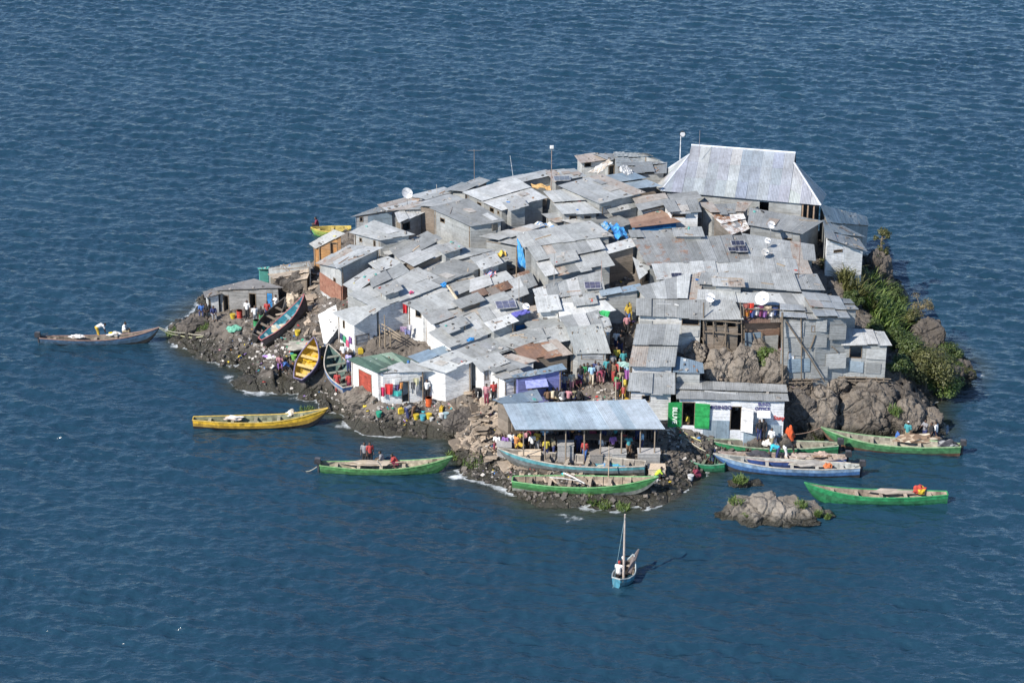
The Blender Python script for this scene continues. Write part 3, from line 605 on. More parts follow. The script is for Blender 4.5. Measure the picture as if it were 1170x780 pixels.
# --- crop G
H('large rust patched roof carrying dark solar panels', [(725,276),(850,271),(858,297),(741,304)], 2.3, roof='grey', wall='grey', rust=.25, lng=2.4, messy=1.2)
H('long grey roof below the solar panel roof', [(747,305),(858,298),(860,313),(752,320)], 2.3, roof='grey', wall='grey', rust=.18, ops=[('l', (741,310,747,318), 'window')])
H('small ragged roof over an open timber frame by the alley head', cG(130,300, 205,330, 240,340, 160,390), 1.9, roof='grey', wall='wood', ops=[('f', bG(190,360,240,420), 'window')])
H('folded grey roof sloping left above the alley', [(729,331),(803,313),(797,341),(738,342)], 2.5, roof='grey', wall='grey', rust=.0)
H('grey roof with a white dish on the upper right slope', [(850,269),(928,281),(930,297),(857,291)], 2.3, roof='grey', wall='grey', rust=-.1)
H('flat grey roof below the pale dish on the upper right', [(858,293),(921,299),(926,312),(861,313)], 2.3, roof='grey', wall='grey', rust=-.1)
H('long grey roof with a deep shaded drop along its lower edge', [(803,313),(906,315),(912,331),(799,324)], 2.7, roof='grey', wall='dark', rust=-.1)  # dark wall tone paints in the shade below this roof edge
H('little grey roof square at the right end of the long roof', [(909,316),(932,315),(940,331),(914,330)], 2.5, roof='grey', wall='grey', rust=-.1)
H('long lower roof behind the large white dish', [(799,334),(918,338),(927,349),(798,343)], 2.5, roof='grey', wall='grey', rust=-.05)
H('slanted grey roof above the tall right hand metal wall', [(918,338),(957,342),(969,363),(933,362)], [3.1,3.1,5.3,5.3], roof='grey', wall='grey', rust=-.1, ops=[])

H('small grey shed stepping down at the right end of the slanted roof', [(957,343),(969,344),(979,354),(968,354)], [2.8,2.8,4.2,4.2], roof='grey', wall='grey', rust=-.1)
H('lean-to roof in front of the two window hole house', [(438,283),(470,275),(475,282),(443,291)], 1.3, roof='pale', wall='grey', along='u')
H('narrow strip roof squeezed below the brown board wall', [(476,307),(514,290),(519,295),(480,313)], 1.5, roof='grey', wall='grey', along='u')
H('short grey strip roof left of the wide pale grey roof', [(462,314),(478,307),(497,318),(476,327)], 2.0, roof='grey', wall='grey', along='u')
H('thin roof strip between the big grey roof and the white gully house', [(470,336),(505,325),(510,331),(474,343)], 1.9, roof='pale', wall='dirtywhite', along='u')
H('small patchwork roof left of the flat roof with the dark panel', [(583,322),(606,314),(612,326),(588,335)], 1.9, roof='grey', wall='grey')
H('little tilted roof above the upper steep centre roof', [(604,352),(614,350),(618,362),(606,366)], 1.6, roof='rust', wall='wood', rust=.2)
H('ragged strip roof above the heap of rusty sheets', [(600,368),(640,360),(648,372),(606,380)], 1.7, roof='grey', wall='grey', rust=.15, along='u', messy=2)
H('pale flat roof tucked left of the steep centre house', [(606,380),(646,373),(652,386),(612,393)], 1.7, roof='pale', wall='grey', messy=2)
H('small grey roof right of the large smooth pale grey one', [(690,232),(722,226),(730,236),(698,243)], 1.9, roof='grey', wall='grey')
H('low roof in front of the dark walled shed', [(622,247),(650,243),(668,249),(636,254)], 1.5, roof='grey', wall='grey', along='u')
H('small square roof just below the left corner of the large grey block', [(500,283),(520,277),(528,283),(508,290)], 2.5, roof='pale', wall='grey')
H('tiny raised roof on the left part of the big grey roof', [(432,330),(452,323),(458,330),(440,337)], 2.7, roof='grey', wall='grey')
H('small raised roof at the top of the gully house roof', [(520,345),(545,336),(551,342),(526,351)], 2.5, roof='grey', wall='wood', rust=.15)
H('little bright roof left of the yellow plastic heap', [(546,301),(566,293),(572,300),(551,308)], 2.5, roof='pale', wall='grey')
H('raised pale roof above the blue window house', [(556,370),(583,361),(590,367),(563,377)], 2.7, roof='pale', wall='grey')
H('small raised roof at the top of the roof with the blue rag', [(505,372),(528,363),(535,370),(512,379)], 2.5, roof='grey', wall='grey', rust=.1)
H('raised patch of roof on the broad weathered roof', [(628,293),(656,288),(660,296),(633,302)], 2.65, roof='grey', wall='grey', rust=.12)
H('small raised roof over the white edged low roof', [(655,340),(678,337),(681,346),(658,349)], 2.6, roof='grey', wall='grey')
H('small bright roof on the big flat skyline roof', [(577,233),(596,228),(602,235),(583,240)], 2.65, roof='pale', wall='grey')
H('tiny shed roof above the left end of the rust patched roof', [(770,262),(800,261),(803,270),(772,270)], 2.6, roof='grey', wall='grey', rust=.12)
H('raised strip of roof at the left of the long lower roof', [(815,320),(848,321),(849,327),(816,326)], 2.95, roof='pale', wall='grey')
H('low roof heaped with rubbish left of the blue tarpaulin roof', [(553,275),(606,260),(632,264),(590,282)], 1.6, roof='pale', wall='grey', messy=3, wid=.7)
H('little lean-to covered in blue cloth behind the blue tarpaulin roof', [(645,254),(702,246),(722,256),(676,263)], 1.5, roof='grey', wall='grey', messy=2)
H('narrow rusty roof over the shaded head of the alley', [(688,283),(724,273),(726,281),(694,290)], 2.2, roof='pale', wall='wood', rust=.22, along='u', messy=2)
H('dark timber lean-to between the rusty brown roof and the alley gap', [(583,318),(603,312),(613,330),(598,337)], 1.3, roof='rust', wall='wood', rust=.2, messy=3, wid=.6)
H('pale sheet leaning against the rocks left of the white walled hut', [(366,362),(383,352),(387,372),(372,392)], [1.7,1.8,.9,.5], roof='pale', wall='grey', rust=-.1)
H('low grey lean-to under the wide pale roof with the blue cloth', [(502,326),(541,315),(548,326),(512,341)], 1.7, roof='grey', wall='grey', along='u', messy=2)
H('strip of grey roof stepping down beside the long central roof', [(543,343),(572,333),(580,343),(545,352)], 1.7, roof='pale', wall='dirtywhite', along='u', messy=2)
# --- centre front: the two tier house, the shop, the stilt houses
H('tall white sided house whose long steep roof is streaked with rust', [(729,375),(775,375),(769,418),(721,417)], [2.7,2.7,3.1,3.1], roof='grey', wall='grey', fwall='white', rust=.07, lng=2.0)
H('lower porch of the tall white sided house with a small square window', [(721,429),(769,429),(769,449),(719,447)], [2.6,2.6,2.3,2.3], roof='grey', wall='white', rust=-.1, ops=[('f', bI(172,476,222,515), 'window')])
H('narrow grey lean-to with two bent sheets beside the tall white sided house', [(772,409),(801,416),(802,426),(771,424)], 2.6, roof='blueish', wall='grey', rust=-.2)
H('shack with an open front of square window holes above the rock face', [(729,344),(804,345),(803,363),(729,360)], 2.6, roof='grey', wall='grey', fwall='dirtywhite', rust=.04, ops=[('f', bG(410,645,528,684), 'window')])
H('timber framed stilt house with three dark bays on the rock face', [(804,345),(838,345),(846,363),(803,363)], 2.6, roof='grey', wall='wood', rust=.0, ops=[('f', bG(556,645,603,692), 'window'), ('f', bG(612,645,662,690), 'window'), ('f', bG(680,650,742,698), 'window')], wid=1.0)
H('low rust stained sheet metal shack under the washing and white dish', [(847,357),(893,358),(894,366),(849,366)], 2.0, roof='rust', wall='grey', fwall='rust', rust=.12, messy=2)
rtall = H('tall two storey grey metal house on props above the boulders', [(893,352),(930,355),(935,365),(893,364)], [3.2,3.2,5.0,5.0], roof='grey', wall='grey', rust=-.08, bottom=3.35, ops=[('f', (927,372,938,379), 'window:grey'), ('f',(900,402,908,412),'window:white')])
H('small grey metal house with a dark window overhanging the right boulders', [(962,378),(1009,381),(1016,394),(963,394)], [2.6,2.6,3.0,3.0], roof='pale', wall='grey', rust=-.08, bottom=3.3, ops=[('f', (970.5,395,985,409), 'window')])
def wall_patch(label, rects):
    for (x0, y0, x1, y1, key) in rects:
        r, q, ins = HOUSES[label]; a, b = ins[3], ins[2]; s0, zt = on_wall(x0, y0, a, b); s1, zb = on_wall(x1, y1, a, b); e = (b - a)[:2] / np.linalg.norm((b - a)[:2]); n = np.array([e[1], -e[0]]); o = .03 + rnd.uniform(0, .05); P_ = lambda s, z, k: (a[0] + e[0] * s + n[0] * k, a[1] + e[1] * s + n[1] * k, z)
        mb = MB(); j = lambda: rnd.uniform(-.06, .06); z4 = [zb + j(), zb + j(), zt + j(), zt + j()]; mb.hexa([P_(s0, z4[0], o), P_(s1, z4[1], o), P_(s1, z4[2], o), P_(s0, z4[3], o)], [P_(s0, z4[0], o + .02), P_(s1, z4[1], o + .02), P_(s1, z4[2], o + .02), P_(s0, z4[3], o + .02)], tone(key), [(0, 0), (0, 2), (1, 2), (1, 0)], .05); mb.build('wall_patch', 'sheet', r)
TL = 'tall two storey grey metal house on props above the boulders'
wall_patch(TL, [(897,367,918,384,'pale'), (918,384,944,397,'dark'), (932,366,944,379,'pale'), (900,410,925,424,'blueish'), (944,404,966,420,'pale'), (927,418,945,431,'grey'), (948,372,966,388,'dark'), (905,390,916,406,'grey')])
wall_patch('small grey metal house with a dark window overhanging the right boulders', [(970,412,986,425,'blueish'), (990,398,1012,410,'pale'), (990,414,1006,426,'dark')])
wall_patch('shack with an open front of square window holes above the rock face', [(779,375,798,384,'pale'), (731,366,745,375,'grey')])
wall_patch('low rust stained sheet metal shack under the washing and white dish', [(850,380,868,398,'blueish'), (868,384,888,402,'grey')])
# shop with green doors
shop = H('long white shop with wide open green doors facing the beach', [(774,438),(896,443),(899,458),(775,455)], z=[3.45,3.45,3.75,3.75], roof='grey', wall='shop', rust=-.1, name='shop', cat='shop', messy=.4, ops=[('f', (779,459,794,486), 'door'), ('f', (834,464,847,491), 'door'), ('f', (869,470,875,476), 'window')])
def front(label):
    r, q, ins = HOUSES[label]; return np.array(ins[3]), np.array(ins[2])
def on_front(label, px, py, out=.0):
    a, b = front(label); s, z = on_wall(px, py, a, b); e = (b - a)[:2] / np.linalg.norm((b - a)[:2]); n = np.array([e[1], -e[0]])
    p = a[:2] + e * s + n * out; return np.array([p[0], p[1], z]), np.array([e[0], e[1], 0]), np.array([n[0], n[1], 0])
SH = 'long white shop with wide open green doors facing the beach'
def leaf(name, px0, y0, y1, width, ang, col, root, SHL=SH, th=.04):
    p, e, n = on_front(SHL, px0, (y0 + y1) / 2, .05); zt = on_front(SHL, px0, y0)[0][2]; zb = on_front(SHL, px0, y1)[0][2]
    d = e * math.cos(ang) + n * math.sin(ang); m_ = np.cross(d, [0, 0, 1])
    q = lambda s, z, o: tuple(np.array([p[0], p[1], z]) + d * s + m_ * o)
    mb = MB(); mb.hexa([q(0, zb, 0), q(width, zb, 0), q(width, zt, 0), q(0, zt, 0)], [q(0, zb, th), q(width, zb, th), q(width, zt, th), q(0, zt, th)], col)
    for k in range(3):
        zz = zb + (zt - zb) * (.06 + .43 * k); mb.hexa([q(.03, zz, th + .003), q(width - .03, zz, th + .003), q(width - .03, zz + .06, th + .003), q(.03, zz + .06, th + .003)], [q(.03, zz, th + .02), q(width - .03, zz, th + .02), q(width - .03, zz + .06, th + .02), q(.03, zz + .06, th + .02)], tuple(c * .8 for c in col))
    o = mb.build(name, 'painted', root)
    return o, p, d, m_, zb, zt
g1_ = leaf('door', 779, 459, 487, .95, math.pi - .15, (.025, .30, .08), shop)
g2_ = leaf('door', 794, 460, 488, 1.0, .12, (.025, .30, .08), shop)
w_ = leaf('door', 847, 465, 492, .85, .35, (.74, .74, .74), shop)
def text_part(body, loc, right, up, size, col, root, name='lettering', bold=.012):
    cu = bpy.data.curves.new(name, 'FONT'); cu.body = body; cu.size = size; cu.extrude = .004; cu.offset = bold; cu.align_x = 'CENTER'; cu.align_y = 'CENTER'
    ob = bpy.data.objects.new('tmp', cu); COL.objects.link(ob)
    r = Vector(right).normalized(); u = Vector(up).normalized(); n = r.cross(u)
    M = Matrix.Translation(Vector(loc)) @ Matrix((r, u, n)).transposed().to_4x4()
    bpy.context.view_layer.update(); me = bpy.data.meshes.new_from_object(ob.evaluated_get(bpy.context.evaluated_depsgraph_get()))
    bpy.data.objects.remove(ob)
    off = Vector(); q_ = root
    while q_ is not None: off += Vector(q_.location); q_ = q_.parent
    me.transform(Matrix.Translation(-off) @ M); me.materials.clear(); me.materials.append(plain('paint_%s' % name + '_%d%d%d' % tuple(int(c * 99) for c in col), col, .6, 0, .1))
    o = bpy.data.objects.new(name, me); COL.objects.link(o); o.parent = root; return o
p, e, n = on_front(SH, 822.5, 465, .05); text_part('MIGINGO', p + n * .02, e, (0, 0, 1), .37, (.03, .03, .13), shop)
p, e, n = on_front(SH, 873, 461.5, .05); text_part('SUNO', p + n * .02, e, (0, 0, 1), .30, (.06, .06, .20), shop)
p, e, n = on_front(SH, 871, 466.5, .05); text_part('OFFICE', p + n * .02, e, (0, 0, 1), .32, (.05, .05, .16), shop)
p, e, n = on_front(SH, 890, 477, .05); text_part('Sany', p + n * .02, e, (0, 0, 1), .42, (.45, .06, .05), shop)
pp = g1_[1] + g1_[2] * .5 - g1_[3] * .0; pp[2] = (g1_[4] + g1_[5]) / 2
nn_ = np.array(front(SH)[1] - front(SH)[0]); nn_ = np.array([nn_[1], -nn_[0], 0]) / np.linalg.norm(nn_[:2])
text_part('BLUVE', pp + nn_ * .10, (0, 0, -1), tuple(np.cross(nn_, (0, 0, -1))), .44, (.72, .78, .70), shop)
# lower corrugated skirt in two runs, and the window flap
a_, b_ = front(SH); L_ = np.linalg.norm((b_ - a_)[:2]); e_ = (b_ - a_) / L_; e_[2] = 0; sk = {0: MB(), 1: MB()}; sd0, sd1 = on_wall(833, 490, a_, b_)[0], on_wall(848, 490, a_, b_)[0]
q = lambda s, z, o: (a_[0] + e_[0] * s + nn_[0] * o, a_[1] + e_[1] * s + nn_[1] * o, z)
for run, (r0, r1) in enumerate(((on_wall(803, 490, a_, b_)[0], sd0), (sd1 + .1, L_ - .15))):
    nk = max(1, round((r1 - r0) / .8))
    for k in range(nk):
        s0, s1 = r0 + (r1 - r0) * k / nk, r0 + (r1 - r0) * (k + 1) / nk; z0 = float(G(*(a_ + e_ * s0)[:2])) - .3; zt = on_front(SH, 830, 480)[0][2] - (.25 if run else 0); o_ = .03 + .01 * (k % 2)
        sk[run].hexa([q(s0, z0, o_), q(s1, z0, o_), q(s1, zt, o_), q(s0, zt, o_)], [q(s0, z0, o_ + .03), q(s1, z0, o_ + .03), q(s1, zt, o_ + .03), q(s0, zt, o_ + .03)], tone('blueish'), None, -.2)
    sk[run].build('wall_skirt', 'sheet', shop)
mb = MB(); p, e, n = on_front(SH, 872.5, 469, .05)
q = lambda s, o, z: tuple(p + e * s + n * o + np.array([0, 0, z]))
mb.hexa([q(-.45, 0, 0), q(.45, 0, 0), q(.45, .6, -.25), q(-.45, .6, -.25)], [q(-.45, 0, .03), q(.45, 0, .03), q(.45, .6, -.22), q(-.45, .6, -.22)], (.72, .72, .72)); mb.build('window_flap', 'painted', shop)
# awning of the purple shop
PS = 'purple painted shop with an awning over its window'
mb = MB(); p, e, n = on_front(PS, 612, 434, .03); q = lambda s, o, z: tuple(p + e * s + n * o + np.array([0, 0, z]))
mb.hexa([q(-.75, 0, 0), q(.75, 0, 0), q(.8, .5, -.35), q(-.8, .5, -.35)], [q(-.75, 0, .03), q(.75, 0, .03), q(.8, .5, -.32), q(-.8, .5, -.32)], (.30, .33, .62)); mb.build('awning', 'painted', HOUSES[PS][0])
# scrawled red letters on the white shop row
WH = 'grey gabled roof over the white house with a tall dark doorway'
r_, q_, ins_ = HOUSES[WH]
s_, z_ = on_wall(508, 442, ins_[2], ins_[1]) if False else (0, 0)
# --- market shelter
def gtube(mb, p, top, r=.05, c=(.25, .2, .15)): mb.tube([(p[0], p[1], float(T(p[0], p[1])) - .3), (p[0], p[1], top)], r, c, 6)
mq = [at_z(577, 463, 4.15), at_z(736, 458, 4.15), at_z(757, 489, 3.75), at_z(590, 490, 3.75)]
mc = sum(mq) / 4
market = thing('market_shelter', (mc[0], mc[1], 1.0), 'open market shelter with a long blue grey corrugated roof on thin posts', 'shelter')
mb = MB(); sheets(mb, mq, 'market', 'v', .88, 2.5, -.25, .12, messy=0); mb.build('roof', 'sheet', market)
A, B, C_, D = mq
for f in (0.02, .17, .32, .47, .6, .75, .88, .98):
    for (a, b, k) in ((D, C_, 0), (A, B, 1)):
        p = a + (b - a) * f; p = p + (mc - p) / np.linalg.norm(mc - p) * .3
        mb = MB(); gtube(mb, p, p[2] - .04, .05); mb.build('post', 'wood', market)
mb = MB()
for (a, b) in ((D, C_), (A, B), (A, D), (B, C_), ((A + D) / 2, (B + C_) / 2)):
    mb.tube([tuple(a - [0, 0, .08]), tuple(b - [0, 0, .08])], .05, (.24, .19, .14), 5)
mb.build('roof_frame', 'wood', market)
H('small blue grey sheet roof joined to the left end of the market shelter', [(566,457),(612,447),(618,457),(579,463)], z=[4.0,4.0,4.1,4.1], roof='blueish', wall='wood', rust=-.2, ops=[('f', (583,466,600,480), 'window')])
# counters and blocks under the shelter
def ground_thing(name, label, cat, px, py, group=None, rz=0, dz=0):
    p = hit(px, py, Z=TZ); return thing(name, (p[0], p[1], p[2] + dz), label, cat, group, rz)
def boxmb(sx, sy, sz, key, panels=1):
    mb = MB(); t = tone(key)
    for k in range(panels): mb.box((0, 0, sz * (k + .5) / panels), sx, sy, sz / panels - .02, tone(key, .1))
    mb.box((0, 0, sz + .02), sx + .08, sy + .08, .05, tuple(x * 1.15 for x in t)); return mb
for (px, py, sx, sz, key, lab) in ((646,525,1.25,1.45,'concrete','tall stack of grey concrete blocks in the middle of the market'), (693,526,1.0,.9,'concrete','square grey stall counter right of the market middle'),
     (707,527,1.1,.85,'concrete','low grey counter beside the bright blue basin stall'), (741,529,1.7,1.05,'concrete','big grey concrete counter at the right end of the market'), (681,527,1.0,.8,'mud','dusty brown counter next to the blue basin'),
     (605,526,1.7,.7,'tan','row of tan cartons stacked at the left of the market'), (572,520,.55,1.0,'concrete','grey metal drum cabinet at the far left of the market'), (580,521,.55,1.0,'concrete','second grey cabinet at the left of the market beside the seated women'), (750,541,1.3,.6,'tan','pale stone block below the right market counter')):
    t_ = ground_thing('market_counter' if 'counter' in lab else 'block_stack', lab, 'counter' if 'counter' in lab else 'blocks', px, py)
    mb = boxmb(sx * .85, .8, sz * .85, key, 1 if sz < .9 else 3); mb.build('counter_body', 'rubbish', t_, local=True)
# --- the big hipped hall
FL, FR, BL, BR = at_z(755, 218.5, 9.7), at_z(938, 235, 9.7), at_z(744, 206, 8.6), at_z(944, 223, 8.6)
RL, RR, GL, GR = at_z(790, 166.5, 12.4), at_z(909, 175.5, 12.7), at_z(791, 178, 11.75), at_z(910.5, 190, 11.7)
hc = (FL + FR + BL + BR) / 4
hall = thing('hall', (hc[0], hc[1], 7.4), 'big hall with a steep shiny hipped metal roof on top of the island', 'hall')
def slope_sheets(mb, e0, e1, tops, key, wid=.85, thick=.015):
    """vertical strips between the eave e0-e1 and a polyline of tops [(u, point)]"""
    L = np.linalg.norm(e1 - e0); n = int(round(L / wid))
    def top(u, side):
        for (u0, p0), (u1, p1) in zip(tops, tops[1:]):
            if u1 - u0 > 1e-6 and u0 - 1e-6 <= u <= u1 + 1e-6 and ((side > 0 and u < u1 - 1e-6) or (side < 0 and u > u0 + 1e-6)): return p0 + (p1 - p0) * (u - u0) / (u1 - u0)
        return tops[-1][1] if u > .5 else tops[0][1]
    us = sorted(set([i / n for i in range(n + 1)] + [u for u, _ in tops])); nr = None
    for i in range(len(us) - 1):
        u0, u1 = us[i], us[i + 1]
        if u1 - u0 < .004: continue
        a, b = e0 + (e1 - e0) * u0, e0 + (e1 - e0) * u1; d, c = top(u0, 1), top(u1, -1)
        nv = 3 if np.linalg.norm(d - a) > 3 else 1
        nrm = np.cross(b - a, (c + d) / 2 - a); nrm = nrm / (np.linalg.norm(nrm) + 1e-9)
        if nrm[2] < 0: nrm = -nrm
        ct = tone(key, .03)
        for k in range(nv):
            v0, v1 = k / nv, (k + 1) / nv + (.02 if k < nv - 1 else 0); lift = .01 * (i % 2) + (nv - k) * -.012 + .03
            P = [a + (d - a) * v0, b + (c - b) * v0, b + (c - b) * v1, a + (d - a) * v1]
            hi = [p + nrm * (lift + .01 + rnd.uniform(0, .02)) for p in P]; lo = [p - nrm * thick for p in hi]
            U = rnd.uniform(0, 40)
            mb.hexa(lo, hi, tuple(x * rnd.uniform(.96, 1.04) for x in ct), [(U, v0 * 4), (U + .85, v0 * 4), (U + .85, v1 * 4), (U, v1 * 4)], -.25 + rnd.uniform(-.02, .02))
def pu(p, a, b): d = b - a; return float(np.dot(p - a, d) / np.dot(d, d))
_el = FL + (FR - FL) * pu(RL, FL, FR); _er = FL + (FR - FL) * pu(RR, FL, FR); GL = _el + (RL - _el) * .80; GR = _er + (RR - _er) * .80
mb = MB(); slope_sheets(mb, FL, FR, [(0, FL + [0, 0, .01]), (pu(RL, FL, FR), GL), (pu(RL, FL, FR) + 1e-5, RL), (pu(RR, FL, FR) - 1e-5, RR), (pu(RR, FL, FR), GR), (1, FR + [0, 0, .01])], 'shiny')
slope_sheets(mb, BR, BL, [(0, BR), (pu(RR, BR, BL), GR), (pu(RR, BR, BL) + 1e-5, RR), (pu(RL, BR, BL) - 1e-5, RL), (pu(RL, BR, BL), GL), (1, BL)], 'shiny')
slope_sheets(mb, BL, FL, [(0, BL), (.5, GL), (1, FL)], 'pale'); slope_sheets(mb, FR, BR, [(0, FR), (.5, GR), (1, BR)], 'shiny')  # left hip gets a paler tone that paints in the sun falling on it
mb.face([tuple(GL), tuple(RL), tuple(RL + (BL - FL) * .1 - [0, 0, .5])], (.5, .5, .5))
hr = mb.build('roof', 'sheet', hall)
mb = MB(); mb.tube([tuple(RL + [0, 0, .05]), tuple(RR + [0, 0, .05])], .09, (.6, .64, .7), 6)
for a, b in ((GL, FL), (GR, FR), (GL, BL), (GR, BR)): mb.tube([tuple(a + [0, 0, .05]), tuple(b + [0, 0, .03])], .07, (.62, .65, .7), 6)
mb.build('ridge_cap', 'sheet', hr)
cin = lambda p, k=.5: p + (hc - p) / np.linalg.norm((hc - p)[:2]) * k
mb = MB(); fa, fb, ra, rb = cin(FL), cin(FR), cin(BR), cin(BL)
wall_run(mb, fa, fa + (fb - fa) * .91, 9.62, 9.62, 6.4, 'grey', holes=[(7.2, 7.9, 8.6, 9.5)]); wall_run(mb, rb, fa, 8.5, 9.6, 6.2, 'grey'); wall_run(mb, ra, rb, 8.5, 8.5, 5.8, 'grey')
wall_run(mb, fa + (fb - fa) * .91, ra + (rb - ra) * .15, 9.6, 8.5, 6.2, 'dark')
mb.build('wall', 'sheet', hall)
for f in (.92, .955, .995):
    mb = MB(); p = fa + (fb - fa) * f; mb.tube([(p[0], p[1], 6.3), (p[0], p[1], 9.75)], .07, (.32, .22, .15)); mb.build('post', 'wood', hall)
# ------------------------------------------------------------------ boats
BOATS = {}
def boat(label, stern, tip, W=1.3, top=(.05,.3,.1), low=(.05,.05,.05), inner=(.25,.2,.15), rail=None, zs=0.0, zt=1.15, beach=False, hs=.55, ht=None, motor=False, benches=5, stripe=None, ribs=0, roll=0.0, n=26, F=.58, tiplen=1.0, name='fishing_boat', cat='boat'):
    if beach: a = hit(*stern, .45, Z=TZ); b = hit(*tip, .75 if ht is None else ht, Z=TZ); a[2] = float(T(a[0], a[1])) + .16; b[2] -= (.35 if ht is None else ht - .3)
    else: a = at_z(stern[0], stern[1], .25); b = at_z(tip[0], tip[1], zt); a[2] = 0; b[2] = 0
    d = b - a; L = float(np.linalg.norm(d)); hd = math.atan2(d[1], d[0]); pitch = -math.asin(d[2] / L)
    mid = (a + b) / 2
    root = thing(name, tuple(mid), label, cat, 'boats round the island', rz=hd, ry=pitch, rx=roll)
    rail = rail or tuple(min(1, c * .7 + .12) for c in top); stripe = stripe or top
    up = (zt if not beach else 1.1) - F
    def sec(t, o=0.0):
        bw = W / 2 * (.42 + .58 * math.sin(min(1, t / .45) * math.pi / 2)) * (1 if t < .5 else max(0.0, 1 - ((t - .5) / .5) ** 1.75) ) + .025 - o
        bw = max(bw, .012)
        g = F + up * max(0, (t - .45) / .55) ** 2.2 + .10 * max(0, (.25 - t) / .25)
        k = -.27 + (g + .20) * max(0, (t - .80) / .20) ** 2.0 + .10 * max(0, (.2 - t) / .2) + o * 1.2
        k = min(k, g - .06)
        x = (t - .5) * L + (0)
        hgt = g - k
        return [(x, -bw, g), (x, -bw * .97, k + hgt * .72), (x, -bw * .90, k + hgt * .45), (x, -bw * .62, k + hgt * .14), (x, 0, k), (x, bw * .62, k + hgt * .14), (x, bw * .90, k + hgt * .45), (x, bw * .97, k + hgt * .72), (x, bw, g)]
    rr = random.Random(len(label)); w = lambda c: tuple(min(1, max(0, x * k_)) for x in c) if (k_ := (1 + rr.uniform(-.16, .12)) * (.7 if rr.random() < .08 else 1)) else c
    st2 = tuple(x * .62 + .015 for x in stripe); bands = [top, st2, low, low, low, low, st2, top]
    hb, ib = MB(), MB()
    for i in range(n):
        t0, t1 = i / n, (i + 1) / n; s0, s1 = sec(t0), sec(t1); q0, q1 = sec(t0, .05), sec(t1, .05)
        for k in range(8):
            hb.face([s0[k], s1[k], s1[k + 1], s0[k + 1]][::-1], w(bands[k])); ib.face([q0[k], q1[k], q1[k + 1], q0[k + 1]], w(inner if rr.random() > .12 else tuple(c * .6 for c in inner)))
    s0, q0 = sec(0), sec(0, .05)
    for k in range(8): hb.face([s0[k], s0[k + 1], (s0[0][0], 0, (s0[0][2]) * .9)], w(top)); ib.face([q0[k + 1], q0[k], (q0[0][0] + .04, 0, s0[0][2] * .9)], w(inner))
    hb.build('hull', 'painted', root, local=True); ib.build('hull_lining', 'painted', root, local=True)
    mb = MB()
    for sgn in (0, 8):
        pts = [sec(i / n)[sgn] for i in range(n + 1)]
        mb.tube([(x, y * .985, z + .015) for x, y, z in pts], .045, rail, 5)
    mb.tube([s0[0], s0[8]], .05, rail, 5); mb.build('gunwale', 'painted', root, local=True)
    for k in range(benches):
        t = .12 + .68 * k / max(1, benches - 1); s = sec(t, .03); wd = s[8][1]
        mb = MB(); mb.box((s[0][0], 0, s[0][2] - .13), .22, wd * 2 * .97, .035, w(tuple(.6 * a_ + .4 * b_ for a_, b_ in zip(inner, (.4, .33, .25))))); mb.build('bench', 'wood', root, local=True)
    for k in range(ribs):
        t = .08 + .8 * k / ribs; mb = MB(); mb.tube([(x, y * .95, z + .02) for x, y, z in sec(t, .05)], .035, w(inner), 4); mb.build('rib', 'wood', root, local=True)
    if motor:
        x = -L / 2 - .12; mb = MB(); mb.box((x - .05, 0, F + .32), .42, .3, .36, (.04, .04, .045)); mb.box((x - .02, 0, F + .52), .34, .24, .06, (.09, .09, .1)); mb.tube([(x, 0, F + .2), (x, 0, -.35)], [.10, .06], (.05, .05, .06)); mb.tube([(x + .15, 0, F + .3), (x + .75, .12, F + .38)], .025, (.05, .05, .05))
        mo = mb.build('outboard_motor', 'painted', root, local=True)
        mb = MB(); mb.box((x - .1, 0, -.38), .05, .26, .05, (.1, .1, .1)); mb.build('propeller', 'painted', mo, local=True)
    BOATS[label] = (root, L, sec); return root
GRN = (.05, .33, .10); GRN2 = (.03, .22, .09); BLU = (.05, .17, .36); TEAL = (.05, .26, .28); CRM = (.50, .44, .34); DRK = (.035, .033, .03)
boat('long blue canoe with a brown rail moored off the left tip', (46,389), (182,374), .95, (.05,.10,.17), (.035,.033,.03), (.24,.20,.16), rail=(.22,.13,.10), stripe=(.05,.12,.20), zt=1.25, F=.42, motor=True)
boat('yellow boat with a black bottom floating below the left shore', (221,484), (375,466), 1.25, (.62,.38,.03), (.03,.028,.028), (.24,.25,.16), rail=(.50,.34,.06), stripe=(.55,.33,.03), zt=1.35, F=.56, motor=False)
boat('weathered green boat with four people aboard off the front left shore', (366,535), (517,521), 1.3, (.07,.22,.07), (.04,.15,.045), (.42,.37,.27), rail=(.16,.30,.12), zt=1.2, motor=True, F=.5)
boat('small green and yellow boat behind the island beyond the orange hut', (401,264.5), (355,260), 1.3, (.30,.38,.08), (.12,.32,.10), (.45,.35,.1), rail=(.6,.45,.1), zt=.7, F=.5, benches=3)
boat('black hulled boat hauled up on the left rocks', (290,386), (323,347), 1.1, DRK, DRK, (.12,.10,.085), beach=True, roll=.35, benches=4, rail=(.1,.09,.08))
boat('black boat with a turquoise inside and red stern beached on the left rocks', (303,391), (357,343), 1.6, (.05,.04,.045), DRK, (.05,.26,.33), rail=(.34,.12,.12), beach=True, roll=-.12, benches=4)
boat('beached boat with a yellow inside hauled up bow first below the rock gully', (345,434), (366,388), 1.7, (.06,.05,.10), (.05,.12,.08), (.50,.33,.04), rail=(.20,.17,.28), beach=True, benches=4)
boat('beached boat with a grey green inside next to the red door house', (397,447), (374,402), 1.8, (.12,.25,.50), (.45,.42,.42), (.10,.16,.14), rail=(.45,.40,.34), beach=True, benches=5, stripe=(.5,.47,.47))
